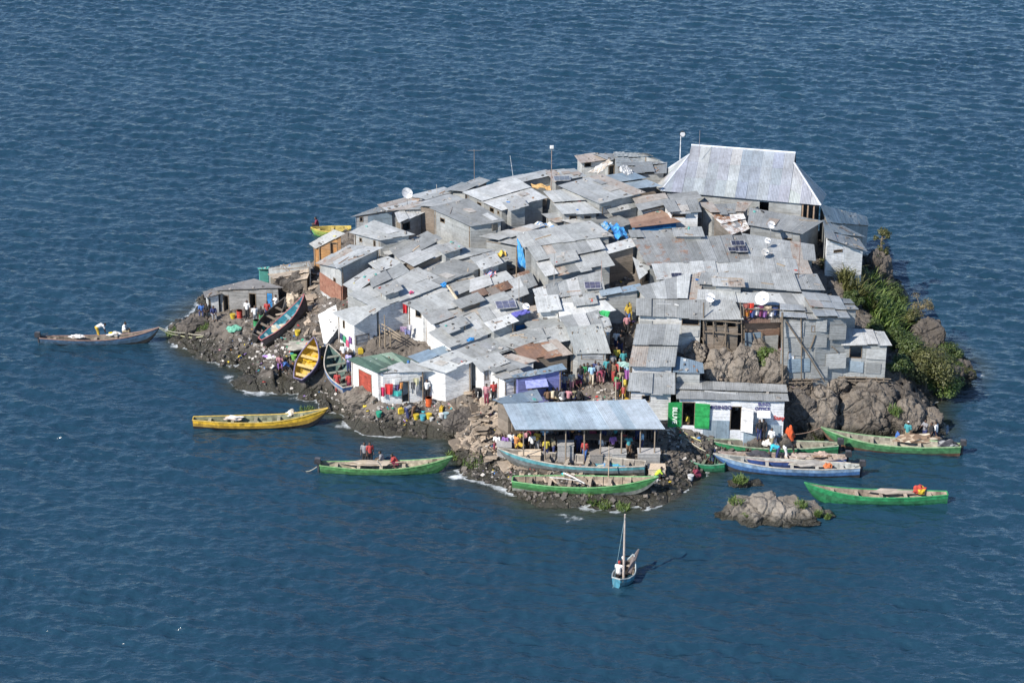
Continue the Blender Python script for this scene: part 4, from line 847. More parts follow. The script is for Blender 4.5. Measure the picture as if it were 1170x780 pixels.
boat('teal and grey boat pulled up along the front of the market', (737,536), (569,521), 1.7, (.10,.30,.33), (.13,.13,.12), (.30,.27,.23), rail=(.42,.38,.32), stripe=(.20,.22,.22), beach=True, ht=.8, benches=6, ribs=10)
boat('large green boat with a bare ribbed inside beached at the front of the island', (586,553), (753,549), 1.7, (.055,.22,.07), (.33,.33,.28), (.36,.29,.22), rail=(.13,.33,.12), stripe=(.065,.25,.07), beach=True, ht=1.1, benches=6, ribs=12)
boat('dark green boat lying in the shade of the rocks left of the moored row', (829,534), (776,514), 1.5, (.02,.20,.09), (.02,.14,.07), (.05,.12,.08), zt=1.0, benches=3)
boat('green boat nearest the shore in the row of three below the shop', (957,514), (803,501), 1.3, GRN2, (.02,.22,.08), (.30,.28,.22), rail=(.30,.36,.25), zt=1.0, F=.6, motor=True)
boat('dark blue boat with red nets in the middle of the row of three', (966,528), (820,516), 1.3, (.04,.08,.25), (.05,.06,.12), (.42,.34,.28), rail=(.40,.32,.28), zt=1.0, motor=True)
boat('pale blue and white boat nearest the camera in the row of three', (982,540), (815,518), 1.35, (.20,.30,.42), (.05,.05,.05), (.42,.44,.42), rail=(.45,.42,.36), stripe=(.05,.17,.42), zt=1.2, F=.66, motor=True)
boat('green boat with five people moored under the right hand boulders', (1097,515), (938,488), 1.3, (.06,.21,.08), (.16,.09,.06), (.36,.33,.26), rail=(.25,.38,.2), stripe=(.07,.23,.09), zt=1.35, motor=True)
boat('bright green empty boat floating at the lower right', (1082,570), (919,551), 1.15, (.025,.23,.085), (.025,.18,.07), (.40,.32,.25), rail=(.05,.26,.10), zt=1.35, motor=False)
sb = boat('small blue sailing boat with a bare mast and two people in front of the island', (704,667), (724,633), 1.25, (.06,.22,.30), (.03,.13,.18), (.36,.31,.26), rail=(.30,.34,.34), zt=1.3, benches=2, F=.55, name='sailing_boat')
L_ = BOATS['small blue sailing boat with a bare mast and two people in front of the island'][1]
mb = MB(); mb.tube([(-.15, 0, -.1), (-.15, 0, 4.65)], [.085, .055], (.45, .38, .33), 8); ms = mb.build('mast', 'wood', sb, local=True)
mb = MB(); mb.tube([(-.15, .0, 4.55), (-2.1, -.35, .6)], .012, (.2, .3, .32), 4); mb.build('stay_rope', 'wood', ms, local=True)
mb = MB(); mb.tube([(-.15, 0, 1.75), (.3, -.15, 1.6)], .05, (.06, .05, .045), 6); mb.build('sail_tie', 'cloth', ms, local=True)
mb = MB(); mb.tube([(.2, -.2, .45), (.9, -.1, 1.05), (1.7, 0, 1.35)], [.14, .18, .06], (.16, .13, .12), 7); mb.build('furled_sail', 'cloth', sb, local=True)
# ------------------------------------------------------------------ cargo heaps
def heap(label, cat, px, py, sx, sy, sz, cols, name='net_heap', z=None, rz=0, seed=0, mat='cloth', group=None):
    p = hit(px, py, Z=TZ) if z is None else at_z(px, py, z)
    if z is None: p[2] = float(T(p[0], p[1])) - .03
    r_ = random.Random(seed + int(px)); bm = bmesh.new(); bmesh.ops.create_icosphere(bm, subdivisions=3, radius=1)
    from mathutils import noise as mn
    for v in bm.verts:
        k = 1 + .55 * mn.noise(v.co * 1.7 + Vector((px, py, 0))) + .3 * mn.noise(v.co * 4 + Vector((px, py, 3))); v.co = Vector((v.co.x * sx / 2 * k, v.co.y * sy / 2 * k, max(-.15, v.co.z) * sz * k))
    me = bpy.data.meshes.new(name); bm.to_mesh(me); bm.free(); me.materials.append(MATS[mat])
    ca = me.color_attributes.new('Col', 'FLOAT_COLOR', 'CORNER'); arr = []
    for poly in me.polygons:
        c_ = poly.center; i = int((mn.noise(Vector((c_.x * 2.2 + px, c_.y * 2.2, c_.z * 2.2))) * .5 + .5) * len(cols) * .999) % len(cols); c = cols[i]; k = r_.uniform(.8, 1.15)
        arr += [(c[0] * k, c[1] * k, c[2] * k, 0)] * poly.loop_total
    ca.data.foreach_set('color', np.array(arr, np.float32).ravel())
    o = bpy.data.objects.new(name, me); COL.objects.link(o); o.location = tuple(p); o.rotation_euler.z = rz; tag(o, label, cat, group); return o
RED = (.45,.06,.04); ORG = (.55,.16,.05); YEL = (.60,.42,.03); WHT = (.66,.64,.60); BRN = (.22,.15,.10); CYA = (.05,.35,.42); NET = (.34,.28,.2)
heap('red and orange net bundle in the dark blue boat', 'net', 938, 520, 1.3, .6, .25, [RED, BRN, (.4,.3,.24)], z=.5)
heap('cream net piled in the dark blue boat beside the red one', 'net', 915, 522, 1.6, .6, .2, [(.36,.30,.24), (.42,.35,.3)], z=.5)
heap('pale net heap in the blue and white boat', 'net', 925, 530, 2.4, .6, .22, [(.38,.36,.31), (.32,.30,.27)], z=.6)
heap('orange red float bag in the blue and white boat', 'bag', 946, 532.5, .6, .4, .22, [ORG, (.6,.2,.08)], z=.6, name='bag')
heap('dark net heap in front of the bending man in blue in the row of three', 'net', 867, 521, 1.6, .8, .4, [(.05,.05,.06), (.09,.08,.08)], z=.6)
heap('pale net heap along the bright green empty boat', 'net', 1025, 562, 3.6, .5, .2, [(.32,.27,.22), (.36,.30,.25)], z=.45)
heap('orange and red cloths at the stern of the bright green boat', 'cloth heap', 1050, 561, .9, .6, .35, [ORG, RED, YEL], z=.6, name='cloth_heap')
heap('cream net heap in the weathered green boat', 'net', 425, 529, 3.8, .6, .2, [(.34,.28,.20), (.38,.32,.25)], z=.45)
heap('pale net heap along the yellow boat', 'net', 268, 478, 1.3, .5, .22, [(.5,.42,.36), WHT], z=.5)
heap('small white bundle near the bow of the yellow boat', 'bundle', 333, 473, .7, .5, .3, [WHT, CRM], z=.6, name='bundle')
heap('pale net in the long blue canoe', 'net', 88, 385, 1.2, .4, .2, [(.45,.4,.36), WHT], z=.5)
heap('yellow and white cloths amidships in the long blue canoe', 'cloth heap', 131, 382, 1.0, .4, .22, [YEL, WHT, CRM], z=.5, name='cloth_heap')
heap('wooden baskets and nets in the green boat with five people', 'net', 1048, 502, 2.6, .8, .45, [(.42,.33,.24), BRN, CRM], z=.55)
heap('dark net and gear at the stern of the green boat with five people', 'net', 1082, 508, 1.3, .7, .35, [(.05,.05,.06), (.3,.3,.3)], z=.6)
heap('bright yellow netting inside the beached boat below the gully', 'net', 356, 411, 1.3, 1.2, .45, [(.65,.42,.02), (.55,.34,.02)])
heap('orange cloth at the top of the beached boat below the gully', 'cloth heap', 357, 397, .8, .6, .5, [ORG], name='cloth_heap')
heap('yellow straw netting in the turquoise inside of the beached boat', 'net', 326, 376, 2.4, .8, .3, [(.5,.4,.2), CRM])
heap('white round float in the bow of the turquoise lined boat', 'float', 347, 359, .7, .7, .5, [WHT], name='float')
heap('crumpled red cloth hanging at the stern of the turquoise lined boat', 'cloth heap', 306, 389, .6, .5, .3, [RED], name='cloth_heap')
# tarpaulin over the teal boat
mb = MB(); 
def sheet_px(label, cat, quad, zs, col, name='tarpaulin', th=.04, sag=.12, n=8, mat='cloth', group=None, hh=None):
    q = [at_z(x, y, z) if hh is None else hit(x, y, z) for (x, y), z in zip(quad, zs)]
    c = sum(q) / 4; mb = MB(); r_ = random.Random(int(quad[0][0] * 7)); P = [[None] * (n + 1) for _ in range(n + 1)]
    for j in range(n + 1):
        for i in range(n + 1):
            u, v = i / n, j / n; p = bil(q, u, v); p = p + np.array([r_.uniform(-.04, .04), r_.uniform(-.04, .04), r_.uniform(-.05, .05) - sag * math.sin(u * 9) * .3]); P[j][i] = p
    for j in range(n):
        for i in range(n):
            k = r_.uniform(.85, 1.15); f = [P[j][i], P[j][i + 1], P[j + 1][i + 1], P[j + 1][i]]; lo = [p - [0, 0, th] for p in f]; cc = col[r_.randrange(len(col))] if isinstance(col, list) else col
            f_ = [tuple(p) for p in f][::-1]; mb.face(f_, tuple(a * k for a in cc)); mb.face([tuple(p) for p in lo], tuple(a * k for a in cc))
    o = mb.build(name, mat); o.location = tuple(c); o.data.transform(Matrix.Translation(-Vector(c))); tag(o, label, cat, group); return o
sheet_px('blue and green striped tarpaulin covering the right half of the market boat', 'tarpaulin', [(690,524),(718,524),(737,532),(655,535)], [1.15,1.15,1.1,1.1], [(.05,.22,.45), (.06,.25,.48), (.1,.35,.25), (.42,.38,.32)])
# ------------------------------------------------------------------ people
def cone_caps(bm, a, b, ra, rb, seg=10):
    a = Vector(a); b = Vector(b); d = b - a; L = max(d.length, 1e-4); rot = d.to_track_quat('Z', 'Y').to_matrix().to_4x4()
    bmesh.ops.create_cone(bm, cap_ends=True, segments=seg, radius1=ra, radius2=rb, depth=L, matrix=Matrix.Translation((a + b) / 2) @ rot)
    bmesh.ops.create_uvsphere(bm, u_segments=seg, v_segments=seg // 2 + 1, radius=ra, matrix=Matrix.Translation(a)); bmesh.ops.create_uvsphere(bm, u_segments=seg, v_segments=seg // 2 + 1, radius=rb, matrix=Matrix.Translation(b))
def fuse(bm, name, voxel, ratio=.4):
    me = bpy.data.meshes.new(name); bm.to_mesh(me); bm.free(); ob = bpy.data.objects.new('tmp', me); COL.objects.link(ob)
    m = ob.modifiers.new('r', 'REMESH'); m.mode = 'VOXEL'; m.voxel_size = voxel
    s = ob.modifiers.new('s', 'SMOOTH'); s.iterations = 2; s.factor = .5
    dcm = ob.modifiers.new('d', 'DECIMATE'); dcm.ratio = ratio
    bpy.context.view_layer.update(); out = bpy.data.meshes.new_from_object(ob.evaluated_get(bpy.context.evaluated_depsgraph_get())); out.name = name
    bpy.data.objects.remove(ob); out.polygons.foreach_set('use_smooth', [True] * len(out.polygons)); return out
plain('skin', (.105, .058, .038), .55, 0, .1); plain('hair', (.012, .011, .010), .9); plain('eye', (.02, .015, .015), .3)
def joints(kind):
    J = dict(pel=(0,0,.95), che=(0,.0,1.32), nec=(0,.0,1.47), hed=(0,.02,1.61), shl=(-.18,0,1.40), shr=(.18,0,1.40), ell=(-.25,-.02,1.13), elr=(.25,-.02,1.13), wrl=(-.25,.08,.89), wrr=(.25,.08,.89),
             hil=(-.09,0,.92), hir=(.09,0,.92), knl=(-.10,.03,.50), knr=(.10,.03,.50), anl=(-.11,0,.08), anr=(.11,0,.08), ftl=(-.12,.17,.035), ftr=(.12,.17,.035))
    if kind == 'walk':
        J.update(knl=(-.09,.16,.53), anl=(-.09,.18,.10), ftl=(-.09,.34,.06), knr=(.09,-.02,.50), anr=(.09,-.26,.14), ftr=(.09,-.12,.04), wrl=(-.24,-.10,.92), wrr=(.22,.24,.98), elr=(.25,.05,1.13))
    if kind == 'reach':
        J.update(ell=(-.28,.18,1.30), wrl=(-.22,.40,1.42), elr=(.26,.16,1.16), wrr=(.15,.36,1.12), anl=(-.15,.02,.08), ftl=(-.2,.18,.035))
    if kind == 'sit':
        dz = -.50
        J = {k: (v[0], v[1], v[2] + dz) for k, v in J.items()}
        J.update(che=(0,.06,.80), nec=(0,.10,.95), hed=(0,.15,1.08), shl=(-.18,.08,.88), shr=(.18,.08,.88), ell=(-.24,.18,.64), elr=(.24,.18,.64), wrl=(-.12,.38,.60), wrr=(.12,.38,.60),
                 hil=(-.10,0,.43), hir=(.10,0,.43), knl=(-.14,.40,.48), knr=(.14,.40,.48), anl=(-.13,.46,.08), anr=(.13,.46,.08), ftl=(-.14,.62,.035), ftr=(.14,.62,.035), pel=(0,0,.45))
    if kind == 'bend':
        J.update(pel=(0,-.12,.90), che=(0,.26,1.02), nec=(0,.42,1.02), hed=(0,.55,.98), shl=(-.18,.36,1.00), shr=(.18,.36,1.00), ell=(-.20,.46,.74), elr=(.20,.46,.74), wrl=(-.12,.52,.48), wrr=(.12,.52,.48), hil=(-.09,-.12,.88), hir=(.09,-.12,.88), knl=(-.11,-.02,.48), knr=(.11,-.02,.48))
    if kind == 'squat':
        J.update(pel=(0,-.15,.28), che=(0,.06,.60), nec=(0,.16,.73), hed=(0,.24,.85), shl=(-.18,.12,.67), shr=(.18,.12,.67), ell=(-.22,.30,.48), elr=(.22,.30,.48), wrl=(-.10,.48,.34), wrr=(.10,.48,.34), hil=(-.1,-.14,.26), hir=(.1,-.14,.26), knl=(-.18,.24,.48), knr=(.18,.24,.48), anl=(-.14,.02,.08), anr=(.14,.02,.08), ftl=(-.16,.20,.035), ftr=(.16,.20,.035))
    return {k: Vector(v) for k, v in J.items()}
def make_person(kind):
    J = joints(kind); bm = bmesh.new(); c = lambda a, b, ra, rb: cone_caps(bm, a, b, ra, rb)
    c(J['pel'], J['che'], .125, .135); c(J['che'], J['nec'], .12, .06); c(J['shl'], J['shr'], .065, .065); c(J['nec'], J['hed'], .05, .055); c(J['hil'], J['hir'], .10, .10)
    hd = J['hed']; fwd = (Vector((0, 1, 0)) if kind not in ('bend',) else Vector((0, .75, -.66))); up = Vector((0, 0, 1)) if kind != 'bend' else Vector((0, .66, .75))
    c(hd - up * .02, hd + up * .035, .082, .088); c(hd + fwd * .03 - up * .07, hd + fwd * .045 - up * .03, .042, .05)
    c(hd + fwd * .085 + up * .005, hd + fwd * .108 - up * .025, .010, .017)       # nose
    c(hd + fwd * .088 - up * .052 + Vector((-.018, 0, 0)), hd + fwd * .088 - up * .052 + Vector((.018, 0, 0)), .010, .010)   # lips
    for s in (-1, 1): c(hd + Vector((s * .082, 0, 0)) + up * .02, hd + Vector((s * .09, 0, 0)) - up * .02, .016, .012)       # ears
    for s, x in (('l', -1), ('r', 1)):
        c(J['sh' + s], J['el' + s], .050, .038); c(J['el' + s], J['wr' + s], .038, .026); c(J['hi' + s], J['kn' + s], .090, .058); c(J['kn' + s], J['an' + s], .056, .036); c(J['an' + s], J['ft' + s] + Vector((0, 0, .01)), .038, .034)
        c(J['an' + s] + Vector((0, -.04, -.04)), J['ft' + s], .032, .03)
        w = J['wr' + s]; d = (w - J['el' + s]).normalized(); side = d.cross(Vector((x, .3, .2))).normalized(); nrm = d.cross(side).normalized()
        palm = w + d * .075; c(w, palm, .024, .030); c(palm - side * .022, palm + side * .022, .020, .020)
        for f, (o, ln) in enumerate(((-.033, .062), (-.011, .078), (.011, .073), (.033, .055))):
            b0 = palm + side * o + d * .012; b1 = b0 + d * ln * .55; b2 = b1 + (d + nrm * .7).normalized() * ln * .5; c(b0, b1, .0105, .010); c(b1, b2, .010, .0085)
        t0 = w + d * .03 + side * .026; t1 = t0 + (d * .6 + side * .8).normalized() * .04; t2 = t1 + (d + nrm * .3).normalized() * .032; c(t0, t1, .013, .0115); c(t1, t2, .0115, .010)
    body = fuse(bm, 'person_' + kind, .0115, .3); body.materials.append(MATS['skin']); body.materials.append(MATS['eye'])
    for s in (-1, 1):
        e = hd + fwd * .085 + up * .018 + Vector((s * .032, 0, 0))
        near = sorted(body.polygons, key=lambda p: (p.center - e).length)[:4]
        for p in near: p.material_index = 1
    # shirt
    bm = bmesh.new(); c = lambda a, b, ra, rb: cone_caps(bm, a, b, ra, rb)
    c(J['pel'] + (J['che'] - J['pel']) * .1, J['che'], .155, .158); c(J['che'], J['nec'] + (J['che'] - J['nec']) * .3, .148, .09); c(J['shl'], J['shr'], .088, .088)
    for s in 'lr': c(J['sh' + s], J['sh' + s] + (J['el' + s] - J['sh' + s]) * .8, .078, .066)
    shirt = fuse(bm, 'shirt_' + kind, .018, .4); shirt.materials.append(MATS['skin'])
    bm = bmesh.new(); c = lambda a, b, ra, rb: cone_caps(bm, a, b, ra, rb)
    c(J['hil'], J['hir'], .125, .125); c(J['pel'], (J['hil'] + J['hir']) / 2, .145, .14)
    for s in 'lr': c(J['hi' + s], J['kn' + s], .112, .082); c(J['kn' + s], J['kn' + s] + (J['an' + s] - J['kn' + s]) * .82, .082, .066)
    tr = fuse(bm, 'trousers_' + kind, .018, .4); tr.materials.append(MATS['skin'])
    bm = bmesh.new(); cone_caps(bm, hd + up * .04 - fwd * .022, hd + up * .055 - fwd * .012, .087, .086); cone_caps(bm, hd - up * .02 - fwd * .035, hd + up * .03 - fwd * .03, .068, .08)
    ha = fuse(bm, 'hair_' + kind, .015, .4); ha.materials.append(MATS['hair'])
    return body, shirt, tr, ha
PROTO = {}
CL = {'white': (.70,.69,.67), 'yellow': (.50,.40,.06), 'lime': (.45,.62,.05), 'red': (.36,.05,.045), 'maroon': (.20,.03,.06), 'blue': (.05,.13,.36), 'light blue': (.30,.48,.62), 'cyan': (.04,.42,.52), 'navy': (.03,.04,.12), 'black': (.02,.02,.022),
      'grey': (.22,.22,.23), 'orange': (.48,.19,.06), 'green': (.05,.25,.09), 'pink': (.42,.20,.22), 'brown': (.17,.10,.06), 'purple': (.20,.10,.30), 'cream': (.55,.48,.36), 'teal': (.05,.25,.27), 'mustard': (.45,.30,.04), 'khaki': (.26,.22,.14), 'lilac': (.38,.34,.58)}
def person(px, py, pose, face, top, bottom, label, group=None, z=None, sc=1.0, hat=None):
    if pose not in PROTO: PROTO[pose] = make_person(pose)
    b, s, t, h = PROTO[pose]
    p = hit(px, py, Z=TZ) if z is None else at_z(px, py, z)
    if z is None: p[2] = float(T(p[0], p[1])) - .01
    o = bpy.data.objects.new('person', b); COL.objects.link(o); o.location = tuple(p); o.rotation_euler.z = R(face); o.scale = (sc * (.92 if z is None else 1),) * 3; tag(o, label, 'person', group)
    for nm, me, col in (('shirt', s, top), ('trousers', t, bottom), ('hair', h, hat)):
        c = bpy.data.objects.new(nm if not (nm == 'hair' and hat) else 'hat', me); COL.objects.link(c); c.parent = o
        if col: c.material_slots[0].link = 'OBJECT'; c.material_slots[0].material = plain('cloth_' + col.replace(' ', '_'), CL[col], .9, 0, .12)
    return o
P = person   # face: 0 looks away from the camera (+Y), 180 towards it
# in boats
P(113,386,'bend',-60,'white','mustard','person in white bending over in the long blue canoe', z=.15)
P(142,384,'sit',-90,'white','khaki','person in white sitting near the bow of the long blue canoe', z=.0)
P(417,531,'stand',170,'grey','black','person in dark grey standing beside the one in red in the green boat', z=.05)
P(423,531,'stand',200,'red','black','person in a red shirt standing in the weathered green boat', z=.05)
P(437,533,'sit',90,'grey','khaki','person in grey sitting hunched in the weathered green boat', z=.0)
P(452,533,'squat',90,'red','maroon','person in red crouching in the weathered green boat', z=.15)
P(363,263,'sit',90,'maroon','black','person sitting in the small boat behind the island', z=.0)
P(1024,508,'sit',-90,'blue','navy','person in blue sitting in the green boat under the boulders', z=.0)
P(1036,507,'stand',150,'teal','khaki','person in teal standing amid the nets of the green boat under the boulders', z=.1, hat='white')
P(1056,505,'reach',120,'grey','navy','person in grey leaning over the nets of the boat under the boulders', z=.1)
P(1063,508,'stand',90,'black','black','person all in black standing in the boat under the boulders', z=.1)
P(1068,507,'walk',60,'white','navy','person in white standing near the stern of the boat under the boulders', z=.1)
P(706.5,661,'sit',-20,'white','grey','person in white with a red cap sitting at the stern of the sailing boat', z=.0, hat='red')
P(711.5,656,'sit',0,'black','black','person in black with a white cap sitting by the mast of the sailing boat', z=.1, hat='white')
P(887,525,'bend',90,'cyan','navy','person in a bright cyan shirt bending over the dark blue boat', z=.25)
P(898,524,'bend',-80,'black','white','person in black and white bending over beside the cyan shirt', z=.25)
P(881,513,'walk',150,'white','khaki','person in white wading between the shop and the moored boats')
P(813,528,'bend',140,'black','navy','person in black bending at the bow of the shaded green boat', z=.3)
P(797,546,'squat',100,'maroon','maroon','person in maroon crouching on the wet stones below the shaded boat')
P(752,547,'squat',-90,'lime','black','person in a lime shirt crouching at the right end of the beached boats')
# market
for a in ((624,525,'stand',10,'yellow','navy','person in a plain yellow shirt standing at the front of the market'), (590,520,'reach',-40,'orange','brown','person in an orange shirt by the cartons at the market'), (608,519,'stand',20,'white','black','person in a white shirt with back turned at the market'),
          (614,516,'reach',150,'mustard','grey','person in mustard standing behind the white shirt at the market'), (668,527,'walk',160,'red','blue','person in a red top and blue skirt walking past the market front'), (661,518,'stand',180,'navy','navy','person in navy standing behind the red and blue dress'),
          (688,515,'sit',180,'white','white','child in white sitting between the two market counters'), (733,516,'stand',100,'light blue','navy','person in light blue leaning at the right market counter'), (568,512,'sit',170,'white','maroon','seated person in white nearest the left end of the market'),
          (573,511,'sit',190,'black','brown','seated person in black second at the left end of the market'), (578,512,'sit',160,'purple','black','seated person in purple at the left end of the market'), (584,509,'sit',180,'white','blue','seated person in white and blue left of the orange shirt'),
          (594,508,'sit',200,'yellow','black','seated person in yellow and black behind the orange shirt'), (654,506,'stand',180,'orange','black','person in bright orange deep inside the market'), (662,505,'stand',170,'blue','black','person in blue beside the bright orange shirt in the market'),
          (703,508,'reach',170,'teal','black','person in teal leaning at the back of the market'), (712,509,'sit',180,'red','navy','person in red seated right of the middle of the market'), (722,506,'sit',150,'black','maroon','person in black and maroon seated right of the red shirt'),
          (741,502,'stand',200,'black','black','person all in black at the right end under the shelter'), (677,505,'sit',190,'maroon','black','person in maroon seated behind the child in white'), (622,510,'stand',170,'light blue','black','person in light blue behind the yellow shirt at the market'),
          (600,507,'sit',150,'pink','navy','person in pink seated behind the white shirt at the market'), (635,508,'sit',170,'black','brown','person in black seated left of the stack of concrete blocks'), (697,502,'stand',180,'maroon','grey','person in maroon standing at the dark back of the market')):
    P(*a, group='people at the market')
for i, (px, py, po, fc, t_, b_, lab) in enumerate(((598,502,'stand',180,'brown','black','person in brown at the back left of the market'), (607,503,'sit',170,'maroon','black','person in maroon seated at the back left of the market'), (616,503,'stand',190,'navy','black','person in navy at the back left under the shelter'), (629,503,'reach',180,'black','grey','person in black reaching over the left plank table'),
   (641,503,'stand',170,'grey','black','person in grey behind the stack of concrete blocks'), (648,504,'stand',200,'maroon','navy','person in maroon left of the bright orange shirt'), (668,503,'stand',180,'black','black','person in black behind the middle plank table'), (683,503,'walk',180,'pink','black','person in pink at the back of the market middle'),
   (690,504,'stand',180,'grey','navy','person in grey at the back right of the market'), (717,503,'stand',170,'blue','black','person in blue at the back right of the market'), (728,504,'stand',190,'brown','navy','person in brown left of the light blue one'), (748,506,'stand',180,'navy','black','last person at the right end of the market'),
   (632,523,'walk',-60,'khaki','navy','person in khaki at the market front right of the yellow shirt'), (700,520,'stand',10,'purple','black','person in purple at the market counters'), (718,521,'reach',0,'teal','brown','person in teal working at the right counters'), (597,522,'bend',60,'mustard','black','person in mustard bending over the cartons'))):
    P(px, py, po, fc, t_, b_, lab, group='people at the market')
# crowd above the market
for a in ((659.5,444,'squat',200,'maroon','black','person in maroon squatting at the left of the upper crowd'), (663,441,'stand',180,'black','navy','person in black standing left of the green shirt in the upper crowd'), (667,439,'stand',170,'green','khaki','person in green standing in the upper crowd'), (671,438,'stand',200,'black','grey','person in black right of the green shirt in the upper crowd'),
          (676,440,'walk',180,'light blue','cream','person in pale blue in the middle of the upper crowd'), (680,436,'stand',160,'navy','black','person in navy at the back of the upper crowd'), (683.5,438,'stand',190,'grey','pink','person in grey and pink in the upper crowd'), (688,438,'bend',150,'maroon','pink','person in maroon and pink bending in the upper crowd'),
          (693,433,'stand',180,'teal','black','person in teal by the alley mouth'), (697,435,'stand',200,'black','black','person in black by the alley mouth'), (701,437,'stand',120,'brown','red','person in brown and red facing the table stall'), (706.5,436,'stand',180,'red','black','person in red at the head of the table stall'), (705.5,443,'sit',180,'green','navy','child in green sitting below the red shirt'),
          (626,461,'sit',20,'brown','black','leftmost seated person in the lower row above the market roof'), (631.5,460,'sit',-10,'cream','brown','seated person in cream in the lower row above the market roof'), (637,460,'sit',10,'black','khaki','seated person in black right of the cream one above the market roof'), (643,461,'sit',30,'grey','white','seated person in grey and white in the lower row'),
          (649.5,460.5,'sit',-20,'pink','black','seated person in pink in the lower row above the market roof'), (655,460,'sit',0,'khaki','navy','seated person in khaki in the lower row above the market roof'), (661,460,'sit',-40,'black','black','rightmost seated person in black in the lower row'), (644.5,450,'stand',170,'grey','navy','person with a white cap standing behind the lower seated row'),
          (653,448,'stand',190,'cream','pink','person in cream and pink standing behind the lower seated row'), (705,457,'walk',0,'maroon','black','person in maroon walking towards the table stall'), (714,454,'stand',90,'yellow','mustard','person in a long yellow coat at the white house corner')):
    P(*a, group='people in the crowd above the market', hat='white' if 'white cap' in a[-1] else None)
P(704,401,'walk',170,'white','navy','person in white walking down the shaded alley'); P(704.5,420,'stand',180,'yellow','black','person in a yellow shirt standing at the foot of the alley')
for a in ((709,405,'stand',160,'black','navy','person in black beside the white shirt in the shaded alley'), (701,409,'sit',150,'brown','black','person in brown sitting at the left side of the alley foot'), (712,424,'stand',190,'teal','black','person in teal below the pale green awning'), (700,427,'stand',170,'grey','black','person in grey at the alley mouth left of the awning'),
          (716,383,'walk',180,'pink','black','person in pink coming down the middle of the alley'), (709,392,'sit',200,'black','black','person in black resting in the deep shade of the alley'), (717,436,'stand',200,'light blue','maroon','person in light blue behind the table stall'), (712,441,'bend',120,'khaki','black','person in khaki bending behind the table stall')):
    P(*a)
P(719,352,'stand',200,'yellow','mustard','person in yellow at the top of the shaded alley'); P(717.5,371,'walk',170,'mustard','blue','person in mustard and blue on the alley steps')
# left shore
for a in ((283,365,'stand',170,'white','black','person in a white top by the middle doorway of the left hut'), (292,371,'stand',200,'white','grey','person in white and grey below the left hut'), (299,372,'stand',160,'black','green','person in black and green beside the beached black boat'), (306,366,'stand',180,'red','navy','person in a red shirt beside the black beached boat'),
          (316,359,'reach',120,'white','grey','person in white at the right corner of the left hut'), (231,361,'sit',180,'blue','navy','person in blue sitting at the far left hut'), (237,361,'sit',170,'black','black','person in black sitting beside the blue one at the far left hut'), (244,364,'sit',200,'navy','grey','person in navy sitting right of the far left doorway'),
          (320,423,'sit',190,'pink','purple','person in pink sitting among washing on the left rocks'), (328,424,'squat',100,'blue','black','person in blue squatting beside the pink one on the left rocks'), (393,417,'stand',180,'white','brown','person in white behind the grey green boat'), (399,426,'stand',160,'lilac','navy','person in lilac behind the grey green boat'),
          (386,448,'stand',180,'red','red','person in red leaning on the stern of the grey green boat'), (399.5,449,'stand',200,'red','maroon','person in red next to the red door house'), (466,479,'bend',-60,'grey','navy','person in grey bending over buckets on the shore'), (472,477,'bend',60,'black','brown','person in black bending over buckets on the shore'),
          (488,457,'stand',180,'white','black','person in white standing at the washing line house'), (556,462,'stand',170,'pink','maroon','person in pink on the path right of the white shop row'), (548,458,'bend',120,'black','black','person in black bending on the rocks right of the white shop row'), (564,459,'stand',190,'red','black','person in red by the corner left of the purple shop'),
          (645,443,'stand',200,'black','red','person in the dark doorway right of the purple shop')):
    P(*a)
P(867,503,'stand',190,'black','navy','tall person in black at the left of the pair before the shop window'); P(871.5,503,'stand',170,'black','black','person in black nearest the shop window')
P(786,489,'sit',90,'yellow','brown','person in yellow sitting inside the green doors of the shop', z=1.25)
# ------------------------------------------------------------------ boulders
from mathutils import noise as mno
def boulder(label, px, py, sx, sy, sz, seed=0, rz=0, mat='pale_rock', group=None, sub=5, sink=.35, name='boulder', lumps=None, z=None):
    p = hit(px, py, Z=GZ) if z is None else at_z(px, py, z)
    bm = bmesh.new()
    for (lx, ly, lz, ls) in (lumps or [(0, 0, 0, 1)]):
        g = bmesh.ops.create_icosphere(bm, subdivisions=sub, radius=1)
        for v in g['verts']:
            q = v.co.copy(); o_ = Vector((seed * 3.1 + lx, seed * 1.7 + ly, lz))
            pl = max(abs(q.dot(Vector(a_).normalized())) for a_ in ((1,.3,.2), (-.3,1,.25), (.2,-.3,1), (.8,-.7,.5), (.5,.8,-.6), (-.8,-.2,.8)))
            k = (1 / max(pl, .6)) ** .8 * .82 + .22 * mno.noise(q * 1.3 + o_) + .13 * (abs(mno.noise(q * 2.4 + o_)) - .2) + .07 * mno.noise(q * 6 + o_) + .035 * mno.noise(q * 14 + o_)
            c = mno.cell(q * 2.2 + o_); k += .07 * (c - .5)
            v.co = Vector((lx + q.x * k * sx / 2 * ls, ly + q.y * k * sy / 2 * ls, lz + q.z * k * sz * .6 * ls))
    me = bpy.data.meshes.new(name); bm.to_mesh(me); bm.free(); me.materials.append(MATS[mat])
    o = bpy.data.objects.new(name, me); COL.objects.link(o); o.location = (p[0], p[1] + sy * .25, p[2] + sz * (.5 - sink)); o.rotation_euler.z = rz
    return tag(o, label, 'rock', group)
B_ = boulder
B_('tall rounded boulder directly right of the white shop', 940, 494, 3.4, 3.2, 4.0, 1, .3)
B_('widest pale boulder under the stilts of the small metal house', 990, 497, 5.0, 3.8, 4.2, 2, -.1)
B_('dark cracked boulder at the right end above the moored green boat', 1040, 497, 3.0, 3.0, 3.0, 3, .4)
B_('low boulder at the waterline right of the boulder row', 1064, 494, 2.2, 2.2, 1.9, 4, 0)
B_('boulder wedged between the shop corner and the tall boulder', 915, 480, 2.2, 2.4, 2.6, 5, .8, mat='ground_rock')
